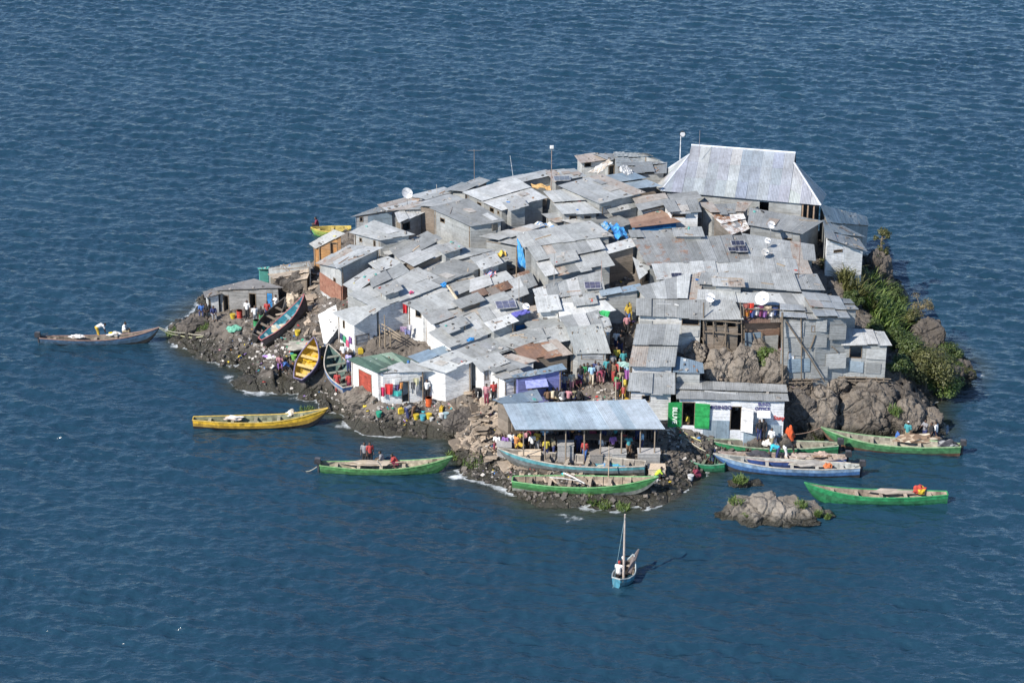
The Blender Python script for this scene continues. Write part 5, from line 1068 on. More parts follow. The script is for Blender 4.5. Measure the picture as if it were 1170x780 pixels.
B_('smooth boulder behind the shop roof below the stilt house', 822, 437, 2.6, 2.4, 3.0, 6, .2)
B_('broad brown boulder in the middle of the rock face', 850, 437, 3.0, 2.4, 3.2, 7, -.3)
B_('small boulder at the left of the rock face by the alley house', 797, 416, 1.9, 1.8, 2.0, 8, .5)
B_('rugged boulder at the right of the rock face below the sheet metal shack', 886, 438, 2.8, 2.2, 2.6, 9, .1)
B_('boulder high on the rock face between the timber props', 868, 412, 1.8, 1.6, 1.8, 10, .9)
B_('squat boulder under the left stilts of the small metal house', 958, 447, 2.2, 2.0, 1.6, 11, .4)
B_('black wet rock lying off the left shore below the beached boats', 285, 443, 3.0, 1.6, 1.0, 12, .2, mat='ground_rock', z=0)
B_('pale rock mass right under the red door house', 413, 462, 3.4, 1.6, 1.5, 13, .1)
B_('smooth brown rock slab left of the market above the shore', 530, 492, 3.2, 2.2, 1.6, 14, .5, mat='ground_rock')
B_('wet dark rock where the green boat bow meets the shore', 532, 528, 1.6, 1.3, 1.1, 15, 0, mat='ground_rock', z=.1)
B_('rounded rock behind the left hut at the foot of the brick house', 340, 335, 2.6, 2.2, 1.9, 16, .3, mat='ground_rock')
B_('dark shaded crag under the tan roofed shed on the left', 322, 340, 2.4, 1.6, 1.8, 17, 1.0, mat='ground_rock')
B_('rock hump above the far left tip of the shore', 222, 378, 3.0, 1.6, 1.1, 18, .2, mat='ground_rock')
B_('jagged rocks at the low right hand tip of the island', 1092, 432, 3.4, 2.2, 1.4, 19, .2, mat='ground_rock')
B_('crag at the right edge below the white house and cactus', 1003, 322, 3.0, 2.6, 3.2, 20, .2, mat='ground_rock')
B_('dark cliff shoulder under the tall reeds on the right', 1058, 402, 3.6, 2.6, 3.0, 21, -.5, mat='ground_rock')
B_('small half sunk rock carrying a bright grass tuft off the shaded boat', 846, 556, 1.9, 1.1, .55, 22, 0, mat='ground_rock', z=0)
B_('tiny wet rock right of the grass tuft rock', 862, 555, 1.4, .8, .4, 23, 0, mat='ground_rock', z=0)
B_('pale rocky islet on its own off the lower right shore', 882, 594, 3.1, 2.6, 1.95, 24, 0, mat='islet_rock', z=0, sink=.38, name='rock_islet', sub=4, lumps=[(-.5,.2,-.1,1),(-1.9,.2,-.15,.85),(1.0,.1,-.15,.92),(-2.7,-.1,-.4,.6),(2.4,0,-.3,.75),(.4,-.7,-.35,.75),(3.5,-.2,-.55,.55),(-1.3,-.7,-.4,.75),(1.8,-.6,-.45,.65),(4.2,-.3,-.75,.4)])
B_('flat wet skerry at the left foot of the pale islet', 832, 592, 1.8, .9, .4, 25, 0, mat='ground_rock', z=0)
B_('long dark skerry in front of the pale islet', 900, 600, 4.6, 1.0, .4, 26, .0, mat='ground_rock', z=0)
# rubble and litter, nobody could count them
def in_house(x, y):
    for f in FOOT:
        c = False
        for i in range(4):
            (x0, y0), (x1, y1) = f[i], f[i - 1]
            if (y0 > y) != (y1 > y) and x < (x1 - x0) * (y - y0) / (y1 - y0) + x0: c = not c
        if c: return True
    return False
r5 = random.Random(5)
def scatter(name, n, zlo, zhi, sizes, colf, mat, region=None, flat=.6, lab=None):
    mb = MB(); k = 0; tries = 0
    while k < n and tries < n * 12:
        tries += 1
        if region: a = r5.choice(region); px = r5.gauss(a[0], a[2]); py = r5.gauss(a[1], a[3]); p = hit(px, py, Z=TZ); x, y = p[0], p[1]
        else: x = r5.uniform(-28, 36); y = r5.uniform(-28, 16)
        z = float(T(x, y))
        if not zlo < z < zhi or in_house(x, y): continue
        k += 1; s = r5.uniform(*sizes) * r5.choice((.6, 1, 1, 1.5)); c = colf(); M = Euler((r5.uniform(-.6, .6), r5.uniform(-.6, .6), r5.uniform(0, 6.3))).to_matrix()
        P8 = []
        for dz in (-1, 1):
            for dx, dy in ((-1, -1), (1, -1), (1, 1), (-1, 1)):
                v = M @ Vector((dx * s * .5 * r5.uniform(.6, 1.1), dy * s * .42 * r5.uniform(.6, 1.1), dz * s * .5 * flat * r5.uniform(.7, 1.1))); P8.append((x + v.x, y + v.y, z + s * flat * .25 + v.z))
        mb.hexa(P8[:4], P8[4:], c)
    o = mb.build(name, mat); tag(o, lab, kind='stuff'); return o
def gc(): k = r5.uniform(.025, .14) * r5.choice((1, 1, 1.4)); return (k, k * .87, k * .74)
def lc():
    if r5.random() < .80: k = r5.uniform(.2, .6); return (k, k * .93, k * .84)
    return r5.choice([(.5,.06,.05), (.05,.2,.5), (.6,.45,.05), (.05,.35,.2), (.6,.3,.35), (.05,.4,.45), (.55,.22,.05), (.3,.2,.45), (.02,.02,.02)])
scatter('rubble', 3600, .05, 7.5, (.08, .26), gc, 'rubbish', lab='loose grey brown stones strewn over the ground of the island')
scatter('rubble', 1100, .0, 2.5, (.09, .28), gc, 'rubbish', region=[(560,520,22,25),(550,490,18,16),(770,540,28,14),(800,512,30,10),(600,560,60,9),(400,480,60,10),(260,400,45,16)], lab='heaps of broken stone along the front shore')
scatter('litter', 1500, .2, 7.5, (.07, .24), lc, 'rubbish', flat=.25, region=[(330,410,40,14),(430,460,50,9),(500,468,50,8),(556,495,16,18),(780,505,30,14),(680,455,24,12),(560,440,80,40),(290,395,30,14),(350,360,22,22),(705,350,12,50),(600,540,60,8),(860,420,30,20)], lab='scattered rubbish and rags on the ground')
def dc(): k = r5.uniform(.15, .42); return (k, k * .80, k * .60)
scatter('driftwood', 420, .6, 5, (.35, .8), dc, 'wood', flat=.16, region=[(556,490,14,22),(555,470,14,10),(345,345,10,16),(870,430,24,10),(540,505,12,10),(600,545,50,6)], lab='broken boards and firewood scattered on the bank')
# ------------------------------------------------------------------ plants
def leafy(mb, c, rad, n, size, r_, squash=.8, up=.3):
    c = Vector(c)
    for _ in range(n):
        d = Vector((r_.gauss(0, 1), r_.gauss(0, 1), r_.gauss(0, 1))).normalized(); rr = rad * (r_.uniform(.25, 1.08) ** .55); p = c + Vector((d.x * rr, d.y * rr, d.z * rr * squash))
        nrm = (d + Vector((r_.uniform(-.7, .7), r_.uniform(-.7, .7), r_.uniform(-.2, .9) + up))).normalized(); a = nrm.orthogonal().normalized(); a = (Matrix.Rotation(r_.uniform(0, 6.28), 3, nrm) @ a); b = nrm.cross(a); s = size * r_.uniform(.6, 1.3); t = r_.random()
        mb.face([tuple(p - a * s * .5), tuple(p + b * s * .28), tuple(p + a * s * .6), tuple(p - b * s * .28)], (t, t, t))
def bush(label, px, py, w, h, mat='leaf_olive', n=2600, size=.16, seed=0, cat='bush', clumps=11, name='bush', dx=0, depth=None, lift=0.0, group=None, z=None):
    p = hit(px, py, Z=TZ) if z is None else at_z(px, py, z); r_ = random.Random(seed + 100); base = Vector(p); dp = depth or w * .8
    root = thing(name, tuple(base), label, cat, group)
    mb = MB(); tm = MB(); tm.tube([(0, 0, -.3), (r_.uniform(-.1, .1), 0, h * .4 + lift)], [.09, .06], (.14, .11, .08), 6)
    for k in range(clumps):
        a = r_.uniform(0, 6.28); q = r_.uniform(.15, .95); cx, cy = math.cos(a) * q * w * .38, math.sin(a) * q * dp * .38; cz = lift + h * r_.uniform(.28, .85) * (1 - .35 * q); rd = min(w, h) * r_.uniform(.17, .30)
        leafy(mb, (cx, cy, cz), rd, n // clumps, size, r_); tm.tube([(0, 0, (h * .25 + lift)), (cx * .5, cy * .5, cz * .7 + lift * .2), (cx, cy, cz)], [.05, .035, .015], (.15, .12, .085), 4)
    tm.build('trunk', 'wood', root, local=True); mb.build('crown', mat, root, local=True); return root
def reeds(label, spots, mat, blades, ln, seed=0, name='reed_clump', cat='tall grass', wd=.07):
    r_ = random.Random(seed); p0 = hit(*spots[0][:2], Z=TZ); mb = MB()
    for (px, py, r) in spots:
        c = hit(px, py, Z=TZ)
        for _ in range(blades):
            a = r_.uniform(0, 6.28); q = r * math.sqrt(r_.random()); x, y = c[0] + math.cos(a) * q, c[1] + math.sin(a) * q; z = float(T(x, y)); z = z if (z > 0 and (ln > 1 or abs(z - p0[2]) < .3)) else float(p0[2]); hd = r_.uniform(0, 6.28); L = ln * r_.uniform(.5, 1.15); le = r_.uniform(.35, 1.0); t = r_.random(); w = wd * r_.uniform(.6, 1.4)
            d = Vector((math.cos(hd), math.sin(hd), 0)); s = Vector((-d.y, d.x, 0)) * w; pts = []
            for k in range(5):
                u = k / 4; pts.append(Vector((x, y, z - .05)) + d * (L * le * u * u * .8) + Vector((0, 0, L * (u - .55 * le * u * u))))
            for k in range(4):
                w0 = 1 - (k / 4) ** 2; w1 = 1 - ((k + 1) / 4) ** 2
                mb.face([tuple(pts[k] - s * w0), tuple(pts[k] + s * w0), tuple(pts[k + 1] + s * w1), tuple(pts[k + 1] - s * w1)], (t,) * 3)
    o = mb.build(name, mat); o.data.transform(Matrix.Translation(-Vector(p0))); o.location = tuple(p0); return tag(o, label, cat)
bush('olive bush at the top of the right slope below the dish roof', 948, 306, 2.0, 1.8, 'leaf_olive', 1800, .15, 1)
bush('second olive bush in front of the small white house', 964, 310, 2.6, 2.0, 'leaf_olive', 2600, .15, 2)
reeds('pale arching reeds on the upper right slope', [(972,318,.9), (984,322,.9), (978,336,1.0), (990,345,.9), (966,322,.6)], 'leaf_olive', 130, 1.7, 3)
reeds('big bright mass of arching reeds half way down the right slope', [(1003,335,1.2), (1012,350,1.3), (1022,362,1.3), (1018,378,1.2), (1028,390,1.0), (1006,360,1.0), (998,348,1.0), (1030,372,.9)], 'leaf_bright', 150, 1.7, 4)
bush('green bush at the foot of the bright reeds', 1026, 405, 3.0, 2.4, 'leaf_green', 4200, .16, 5)
bush('small dark bush in the shade above the small metal house', 998, 380, 1.4, 1.2, 'leaf_green', 1000, .15, 6)
bush('large yellow green bush low on the right slope', 1058, 443, 4.8, 3.8, 'leaf_olive', 9000, .17, 7, clumps=26)
bush('olive bush hanging over the shaded right shore', 1076, 456, 3.2, 2.6, 'leaf_bright', 4200, .16, 8, clumps=15)
bush('round dark green bush nearer the right tip', 1088, 428, 2.6, 2.0, 'leaf_green', 3000, .15, 9)
bush('small bush at the far right tip', 1098, 420, 1.3, 1.1, 'leaf_olive', 900, .14, 10)
bush('leafy bush above the large yellow green one', 1044, 418, 3.2, 2.6, 'leaf_green', 4600, .16, 14)
bush('dark rounded bush behind the bright reeds', 1022, 352, 2.6, 2.2, 'leaf_green', 3000, .16, 15, clumps=14)
bush('dark bush filling the hollow between the roofs and the reeds', 975, 352, 2.4, 1.5, 'leaf_green', 2400, .15, 16, clumps=12)
bush('olive bush half way down between the reeds and the crag', 1036, 378, 2.6, 2.0, 'leaf_olive', 2800, .16, 17, clumps=12)
bush('shaded green bush right of the small metal house', 1028, 430, 2.4, 2.0, 'leaf_green', 2600, .16, 18, clumps=12)
bush('dark bush under the white house at the right edge', 1002, 312, 2.2, 1.8, 'leaf_green', 2200, .15, 19, clumps=12)
bush('low bush at the water on the far right tip', 1101, 436, 2.2, 1.4, 'leaf_olive', 2200, .15, 21, clumps=10)
bush('dark bush above the far right tip', 1082, 414, 2.6, 1.8, 'leaf_green', 2800, .16, 22, clumps=12)
# cactus tree on the skyline and the wispy tree at the right
p = hit(1006, 302, Z=TZ); root = thing('cactus_tree', tuple(p), 'cactus tree with a knobbly rounded head on the right skyline', 'tree'); tm, mb, r_ = MB(), MB(), random.Random(4)
tm.tube([(0, 0, -.4), (.05, 0, .9), (-.05, 0, 1.9), (.05, 0, 2.6)], [.14, .11, .09, .06], (.16, .13, .10), 7)
for k in range(22):
    a = r_.uniform(0, 6.28); s0 = Vector((0, 0, r_.choice((.7, 1.1, 1.7, 2.1, 2.4)))); e = s0 + Vector((math.cos(a) * r_.uniform(.25, .6), math.sin(a) * .5, r_.uniform(.1, .5))); tm.tube([s0, (s0 + e) / 2 - Vector((0, 0, .06)), e], [.04, .03, .03], (.15, .15, .08), 5); leafy(mb, e, .22, 60, .13, r_)
leafy(mb, (0, 0, 2.75), .42, 330, .14, r_); leafy(mb, (.2, 0, .8), .5, 220, .14, r_)
tm.build('trunk', 'wood', root, local=True); mb.build('crown', 'leaf_olive', root, local=True)
p = hit(1038, 372, Z=TZ); root = thing('small_tree', tuple(p), 'thin wispy tree leaning out over the water at the right', 'tree'); tm, mb, r_ = MB(), MB(), random.Random(9)
tm.tube([(0, 0, -.3), (.3, 0, .7), (.7, 0, 1.3), (1.0, 0, 1.7)], [.09, .07, .05, .03], (.2, .17, .13), 6)
for k in range(16):
    a = r_.uniform(0, 6.28); e = Vector((.95 + math.cos(a) * r_.uniform(.3, 1.15), math.sin(a) * .9, 1.6 + r_.uniform(-.6, .7))); tm.tube([(.7 + .2 * r_.random(), 0, 1.3 + .2 * r_.random()), e * .8 + Vector((.2, 0, .2)), e], [.03, .02, .01], (.2, .17, .13), 4); leafy(mb, e, .34, 75, .11, r_)
tm.build('trunk', 'wood', root, local=True); mb.build('crown', 'leaf_dry', root, local=True)
bush('leafy shrub with yellowish leaves growing on the rock face under the stilt house', 875, 425, 1.7, 2.6, 'leaf_bright', 1300, .13, 11, clumps=12)
bush('thin green creeper on the rocks right of the yellowish shrub', 862, 418, 1.0, 1.2, 'leaf_green', 420, .12, 12)
for i, (px, py, r, ln, lab) in enumerate(((846,551,.55,.55,'bright grass tuft on the small rock off the shaded boat'), (690,578,.45,.45,'bright grass tuft left of the pair in front of the large green beached boat'), (712,581,.45,.45,'bright grass tuft right of the pair in front of the large green beached boat'),
      (676,572,.35,.35,'little grass tuft under the middle of the large green beached boat'), (540,527,.7,.45,'yellow green weed patch where the green boat bow meets the shore'), (522,520,.7,.4,'weed patch on the wet rock left of the bow'), (198,381,.6,.45,'green tuft at the far left tip by the mooring ropes'), (232,374,.5,.4,'tuft among the far left rocks'),
      (838,574,.5,.5,'grass tuft on the left shoulder of the islet'), (850,587,.3,.35,'small tuft low on the islet front'), (917,580,.45,.5,'rounded grass tuft on the right shoulder of the islet'), (936,592,.22,.5,'slim tuft on the right tail of the islet'), (947,592,.22,.4,'last tuft at the right end of the islet'),
      (1020,470,.5,.5,'tuft of weeds growing in the crack of the big boulders'), (935,501,.4,.4,'weeds at the bow of the boat under the boulders'), (302,328,.6,.5,'weeds growing behind the low left hut roof'), (350,470,.6,.4,'green weed on the wet rocks beyond the yellow boat bow'))):
    o = reeds(lab, [(px, py, r)], 'leaf_bright', 150, ln, 40 + i, 'grass_tuft', 'grass tuft', .03)
    if 830 < px < 950 and py > 570: o.location = tuple(at_z(*{838: (841, 573, .85), 850: (852, 588, .35), 917: (915, 577, .75), 936: (934, 588, .3), 947: (945, 591, .15)}[px]))
    if px == 846: o.location = tuple(at_z(846, 549, .42))
    if px == 1020: o.location.z += .4; o.location.y -= .9
# ------------------------------------------------------------------ stilts, props, brick base
def house_of(l): return HOUSES[l][0]
def prop(root, a, b, r=.055, name='prop'):
    mb = MB(); mb.tube([tuple(a), tuple((np.array(a) + np.array(b)) / 2 + np.array([.03, 0, .02])), tuple(b)], [r, r * .9, r * .8], (.17, .135, .10), 6); return mb.build(name, 'wood', root)
TH = 'tall two storey grey metal house on props above the boulders'; SM = 'small grey metal house with a dark window overhanging the right boulders'; ST = 'timber framed stilt house with three dark bays on the rock face'; LS = 'low rust stained sheet metal shack under the washing and white dish'
for lab, zb, fr in ((TH, 3.4, (.05, .2, .35, .5, .65, .8, .95)), (SM, 3.35, (.04, .3, .55, .8, .97))):
    r, q, ins = HOUSES[lab]; A, B, C_, D = ins
    for f in fr:
        for k, (a, b) in enumerate(((D, C_), (A, B))):
            p = a + (b - a) * f; g = float(T(p[0], p[1])); prop(r, (p[0] + .05, p[1] - .15, g - .3), (p[0], p[1], zb + .05), .07)
    a, b = D + (C_ - D) * .02, D + (C_ - D) * .98
    prop(r, (a[0] - .4, a[1] - .12, zb - .02), (b[0] + .5, b[1] - .12, zb - .03), .06, 'floor_beam'); prop(r, (a[0] - .2, a[1] - .35, zb - .18), (b[0] + .3, b[1] - .28, zb - .12), .05, 'floor_beam')
    prop(r, (a[0], a[1] - .2, zb - .1), (b[0] - .6, b[1] - .5, zb - .95), .045); prop(r, (b[0], b[1] - .2, zb - .1), (a[0] + .8, a[1] - .6, zb - .9), .045)
def wpt(label, px, py, out=.0, edge='f'):
    ins = HOUSES[label][2]; a, b = (ins[3], ins[2]); s, z = on_wall(px, py, a, b); e = (b - a)[:2] / np.linalg.norm((b - a)[:2]); n = np.array([e[1], -e[0]]); p = a[:2] + e * s + n * out; return np.array([p[0], p[1], z])
r = house_of(TH); prop(r, wpt(TH, 898, 366, .18), wpt(TH, 941, 433, .5), .06); prop(r, wpt(TH, 931, 382, .12), wpt(TH, 925, 398, .15), .06); prop(r, wpt(TH, 950, 395, .1), wpt(TH, 957, 402, .12), .05)
prop(r, wpt(TH, 893, 355, .3), wpt(TH, 892, 436, .7), .08); prop(r, wpt(TH, 915, 363, .12), wpt(TH, 915, 432, .2), .05)
r = house_of(ST)
for (x0, y0, x1, y1) in ((804,345,803,428), (815,382,838,402), (830,382,816,420), (802,385,816,420), (829,362,829,398), (803,365,846,367), (803,378,848,380), (815,362,815,384), (846,345,848,400)):
    prop(r, wpt(ST, x0, y0, .12), wpt(ST, x1, y1, .3), .055)
r = house_of(LS)
for (x0, y0, x1, y1) in ((849,350,849,398), (891,346,892,425), (870,379,868,395), (849,352,891,352), (860,380,862,392)):
    prop(r, wpt(LS, x0, y0, .14), wpt(LS, x1, y1, .3), .055)
BRK = 'grey metal house on a red brick base at the left edge'; r, q, ins = HOUSES[BRK]; A, B, C_, D = ins
g0 = float(G(D[0], D[1])) - .5; mb = MB()
for (p_, q_) in ((A, D), (D, C_)):
    d = (q_ - p_)[:2] / np.linalg.norm((q_ - p_)[:2]); n = np.array([d[1], -d[0]]) * .07; a2 = p_[:2] + n; b2 = q_[:2] + n; L = np.linalg.norm(b2 - a2)
    f = 1 if p_ is A else .45
    wall_run(mb, a2, a2 + (b2 - a2) * f, D[2] - 1.55, D[2] - 1.55 + (.0 if p_ is A else .25), g0, 'brick', pan=(.45, .22), thick=.12)
mb.build('brick_base', 'rubbish', r)
# ------------------------------------------------------------------ poles, dishes, panels
def on_roof(px, py, h=2.45): return hit(px, py, h)
def pole(label, px, py, ptop, h0=2.3, r=.03, col=(.5, .5, .5), lamp=None, name='antenna_pole', cat='pole', lean=0.0):
    b = on_roof(px, py, h0); L = (py - ptop) / 13.9 * (np.linalg.norm(b - CAM) / 168.0); t = b + [lean, 0, L]; root = thing(name, tuple(b), label, cat)
    mb = MB(); mb.tube([tuple(b - [0, 0, .8]), tuple(t)], [r, r * .7], col, 6); m = mb.build('mast', 'painted', root)
    if lamp == 'lamp':
        mb = MB(); c = t + [.12, -.05, -.05]; mb.tube([tuple(c - [0, .16, .02]), tuple(c + [0, .16, .02])], [.24, .16], (.04, .04, .04), 12); mb.tube([tuple(c - [0, .18, .02]), tuple(c - [0, .165, .02])], [.2, .2], (.7, .7, .7), 12); mb.build('floodlight', 'painted', root)
    if lamp == 'bulb':
        mb = MB(); mb.box(tuple(t), .28, .2, .2, (.75, .75, .73)); mb.build('lamp_head', 'painted', root)
    if lamp == 'yagi':
        mb = MB(); mb.tube([tuple(t + [-.5, 0, -.1]), tuple(t + [.5, 0, -.1])], .012, col, 4); mb.build('aerial', 'painted', root)
pole('white lamp pole with a round floodlight left of the hall', 777, 184, 153, 2.0, .05, (.75,.75,.75), 'lamp', 'lamp_pole', 'lamp post')
pole('thin mast with a pale lamp on the skyline above the centre', 630, 218, 170, 2.2, .035, (.30,.22,.18), 'bulb')
pole('thin whip antenna on the skyline left of the tall mast', 588, 203, 179, 2.0, .025, (.6,.6,.6), None, lean=-.35)
pole('dark thin pole on the upper left skyline', 542, 206, 172, 2.0, .03, (.25,.2,.17), 'yagi')
pole('short forked stick on the upper left skyline', 499, 219, 211, 2.0, .03, (.5,.45,.4), None)
pole('hair thin aerial above the left end of the hall ridge', 799, 168, 150, 4.6, .02, (.3,.25,.25), None)
pole('tall thin stick standing on the right hand roofs', 912, 318, 274, 2.5, .03, (.25,.17,.14), None)
pole('wooden pole rising beside the blue tarpaulin', 590, 325, 281, 1.2, .05, (.28,.20,.13), None)
pole('thin pole between the central roofs', 593, 348, 318, 2.2, .03, (.3,.25,.2), None)
pole('thin stick on the broad weathered roof', 633, 330, 290, 2.2, .025, (.4,.36,.32), None)
pole('thin mast standing behind the alley', 687, 322, 298, 2.3, .025, (.45,.3,.25), None)
def dish(label, px, py, r, h=3.0, az=-30, el=40, mast=.7, col=(.72,.71,.69)):
    c = on_roof(px, py, h); root = thing('satellite_dish', tuple(c - [0, 0, mast]), label, 'satellite dish'); d = Vector((math.sin(R(az)) * math.cos(R(el)), -math.cos(R(az)) * math.cos(R(el)), math.sin(R(el)))); u = d.orthogonal().normalized(); w = d.cross(u); C0 = Vector(c)
    mb = MB(); n, m_ = 18, 4; P_ = [[tuple(C0 + (u * math.cos(k * 6.2832 / n) + w * math.sin(k * 6.2832 / n)) * r * j / m_ + d * (.25 * r * (j / m_) ** 2 - .1 * r)) for k in range(n)] for j in range(m_ + 1)]
    for j in range(m_):
        for k in range(n):
            k2 = (k + 1) % n; q = [P_[j][k], P_[j][k2], P_[j + 1][k2], P_[j + 1][k]] if j else [P_[0][0], P_[1][k2], P_[1][k]][::1]
            mb.face(q[::-1], col); mb.face([tuple(Vector(x) - d * .02) for x in q], tuple(x * .8 for x in col))
    mb.build('reflector', 'painted', root); mb = MB(); mb.tube([tuple(C0 - Vector((0, 0, mast + .5))), tuple(C0 - d * .05 - Vector((0, 0, .15))), tuple(C0 - d * .1 * r)], .035, (.3, .3, .3)); mb.build('bracket', 'painted', root)
    mb = MB(); mb.tube([tuple(C0 - w * r * .9), tuple(C0 + d * r * .9)], .02, (.3, .3, .3), 5); mb.box(tuple(C0 + d * r * .9), .1, .1, .1, (.6, .6, .6)); mb.build('receiver_arm', 'painted', root)
dish('large white satellite dish above the washing on the right', 871, 341, .52, 3.4); dish('white satellite dish with a dark base over the timber frame', 811, 340, .36, 3.3, 10); dish('small white dish on the grey roof below the hall eave', 881, 257, .30, 3.0, 20)
dish('small dish on the roof right of the solar panels', 877, 275, .22, 2.9, 0); dish('dull grey dish on the roof edge right of the solar panels', 874, 288, .28, 2.8, 0, col=(.45,.44,.42)); dish('white dish standing on the upper left skyline', 465, 221, .45, 2.9, 30)
dish('small pale dish on the little shed roof in the left gap', 601, 350, .25, 2.6, 0)
def panel(label, px, py, w, l, col=(.025, .03, .06), h=2.5, rz=.05, name='solar_panel', cat='solar panel'):
    c = on_roof(px, py, h); g1 = hit(px, py - 6, h - .1); sl = (c - g1); pit = math.atan2(-(g1[2] - c[2]), g1[1] - c[1]) 
    root = thing(name, tuple(c + [0, 0, .03]), label, cat, rz=rz); M = Euler((-pit, 0, 0)).to_matrix(); mb = MB(); mb.box((0, 0, .05), w, l, .04, (.4, .4, .4), M=M); mb.build('frame', 'painted', root, local=True)
    mb = MB()
    for i in range(3):
        for j in range(2): o_ = M @ Vector(((i - 1) * w * .31, (j - .5) * l * .46, .076)); mb.box(tuple(o_), w * .29, l * .43, .006, col, M=M)
    mb.build('cells', 'painted', root, local=True)
panel('upper of the dark solar panels on the rust patched roof', 843, 279, 1.0, .8); panel('left of the dark solar panels on the rust patched roof', 838, 286, .8, .6); panel('right of the dark solar panels on the rust patched roof', 847, 285.5, .9, .9)
panel('single dark solar panel on the roof below the rust patched one', 773, 315.5, .8, .6); panel('violet grey solar panel over the alley roof', 677, 327, 1.2, 1.0, (.09,.09,.14)); panel('pale violet solar panel on the patchwork roof', 578, 349, 1.5, 1.0, (.12,.13,.20), rz=.2); panel('small dark solar panel on the skyline roof', 642, 205, 1.3, 1.2, (.15,.17,.20), h=2.3)
panel('dark solar panel lying at the left of the rust patched roof', 745, 341.5, .5, .5)
# ------------------------------------------------------------------ cloths, tarpaulins and washing
def hang(label, px, py, w, h, col, hh=None, name='washing', cat='washing', out=None, z=None, rz=0, group=None):
    """a cloth hanging from its top edge; px, py is its centre"""
    c = out if out is not None else (hit(px, py, hh) if z is None else at_z(px, py, z)); mb = MB(); n = 5; r_ = random.Random(int(px * 3 + py))
    ph = r_.uniform(0, 6); P_ = [[(((i / n) - .5) * w * (1 - .12 * j / n + r_.uniform(-.03, .03)), .05 * math.sin(i * 1.9 + ph) * (j / n + .3), (.5 - j / n) * h + r_.uniform(-.02, .02)) for i in range(n + 1)] for j in range(n + 1)]
    for j in range(n):
        for i in range(n):
            q = [P_[j][i], P_[j + 1][i], P_[j + 1][i + 1], P_[j][i + 1]]; k = r_.uniform(.85, 1.1); mb.face(q, tuple(x * k for x in col)); mb.face([(x, y + .012, z_) for x, y, z_ in q][::-1], tuple(x * k for x in col))
    o = mb.build(name, 'cloth'); o.location = tuple(c); o.rotation_euler.z = rz; return tag(o, label, cat, group)
LSW = lambda px, py: wpt(LS, px, py, .10)
for (px, py, w, h, col, lab) in ((852,351,.45,.6,(.30,.10,.08),'dark red cloth at the left end of the washing under the large dish'), (853,357,.4,.5,(.58,.22,.04),'orange cloth low in the washing under the large dish'), (857,351,.5,.7,(.60,.05,.03),'bright red cloth in the washing under the large dish'), (859,358,.4,.5,(.05,.08,.22),'navy cloth next to the orange one under the large dish'),
    (864,355,.4,.6,(.5,.5,.5),'pale grey cloth in the middle of the washing under the dish'), (868,355,.45,.8,(.18,.04,.10),'maroon cloth in the washing right below the dish'), (873,358,.4,.5,(.22,.10,.28),'purple cloth in the washing below the dish'), (877,353,.5,.5,(.55,.45,.32),'tan cloth in the washing right of the dish'), (881,358,.4,.4,(.6,.58,.6),'white cloth right of the dish washing'), (885,355,.4,.6,(.04,.07,.20),'dark blue cloth at the right end of the dish washing')):
    hang(lab, 0, 0, w, h, col, out=LSW(px, py))
WW = 'white house hung with coloured washing beside the dark open door'
for (px, py, w, h, col, lab) in ((444,443,.55,.8,(.60,.04,.04),'bright red cloth hanging on the white washing house'), (453.5,441,.3,.45,(.08,.06,.16),'dark violet cloth left of the white house doorway'), (457.5,439,.3,.5,(.58,.25,.08),'orange cloth beside the white house doorway'), (453,448,.7,.4,(.05,.36,.33),'teal cloth under the red one on the white house'),
    (437,446,.3,.7,(.55,.03,.10),'crimson cloth at the left corner of the washing house'), (471.5,439,.3,.5,(.07,.07,.08),'black cloth right of the white house doorway'), (475,435,.4,.6,(.50,.47,.30),'pale yellow cloth right of the white house doorway'), (449,434,.9,.5,(.62,.62,.60),'white sheet hanging above the teal cloth'), (474,443,.5,.7,(.35,.35,.35),'grey cloth hanging low right of the doorway')):
    hang(lab, 0, 0, w, h, col, out=wpt(WW, px, py, .22))
WG = 'white walled hut with a grey wall patch above the boats on the left shore'
def wl(label, px, py, out): 
    ins = HOUSES[label][2]; a, b = ins[0], ins[3]; s, z = on_wall(px, py, a, b); e = (b - a)[:2] / np.linalg.norm((b - a)[:2]); n = np.array([e[1], -e[0]]); p = a[:2] + e * s + n * out; return np.array([p[0], p[1], z])
for (px, py, col, lab) in ((391,384,(.05,.06,.12),'dark shirt on the left wall of the white walled hut'), (394.5,387,(.05,.30,.15),'green shirt on the left wall of the white walled hut'), (398,392,(.55,.10,.18),'pink shirt on the left wall of the white walled hut'), (401,388,(.20,.08,.24),'purple shirt on the left wall of the white walled hut')): hang(lab, 0, 0, .3, .5, col, out=wl(WG, px, py, .1), rz=-1.0)
for (px, py, w, h, col, lab, hh) in ((463,352,.35,.8,(.55,.03,.04),'red cloth on the white gully house wall',1.6), (461,376,.5,.4,(.5,.35,.5),'pinkish washing in the rock gully',.6), (466,379,.5,.4,(.2,.22,.4),'blue washing in the rock gully',.5), (468,374,.4,.4,(.6,.58,.6),'white washing in the rock gully',.9), (427,355,.3,.5,(.25,.05,.04),'dark red cloth at the corner of the big grey roof',1.5),
    (735,367,.7,.6,(.65,.64,.58),'white cloth hanging left of the square window holes',1.7), (748,368,.5,.8,(.62,.60,.45),'cream cloth hanging left of the square window holes',1.5), (726,336,.5,.5,(.15,.45,.55),'pale cyan cloth at the top of the alley',1.8), (722.5,334,.3,.5,(.05,.3,.1),'green cloth at the top of the alley',1.7), (712,446,.3,.5,(.5,.12,.1),'red cloth on the stall beside the tall white house',1.2), (716,428,.35,.7,(.3,.1,.3),'purple cloth hanging at the corner of the tall white house',2.2)):
    hang(lab, px, py, w, h, col, hh)
B1 = (.03,.20,.48); B2 = (.05,.28,.55)
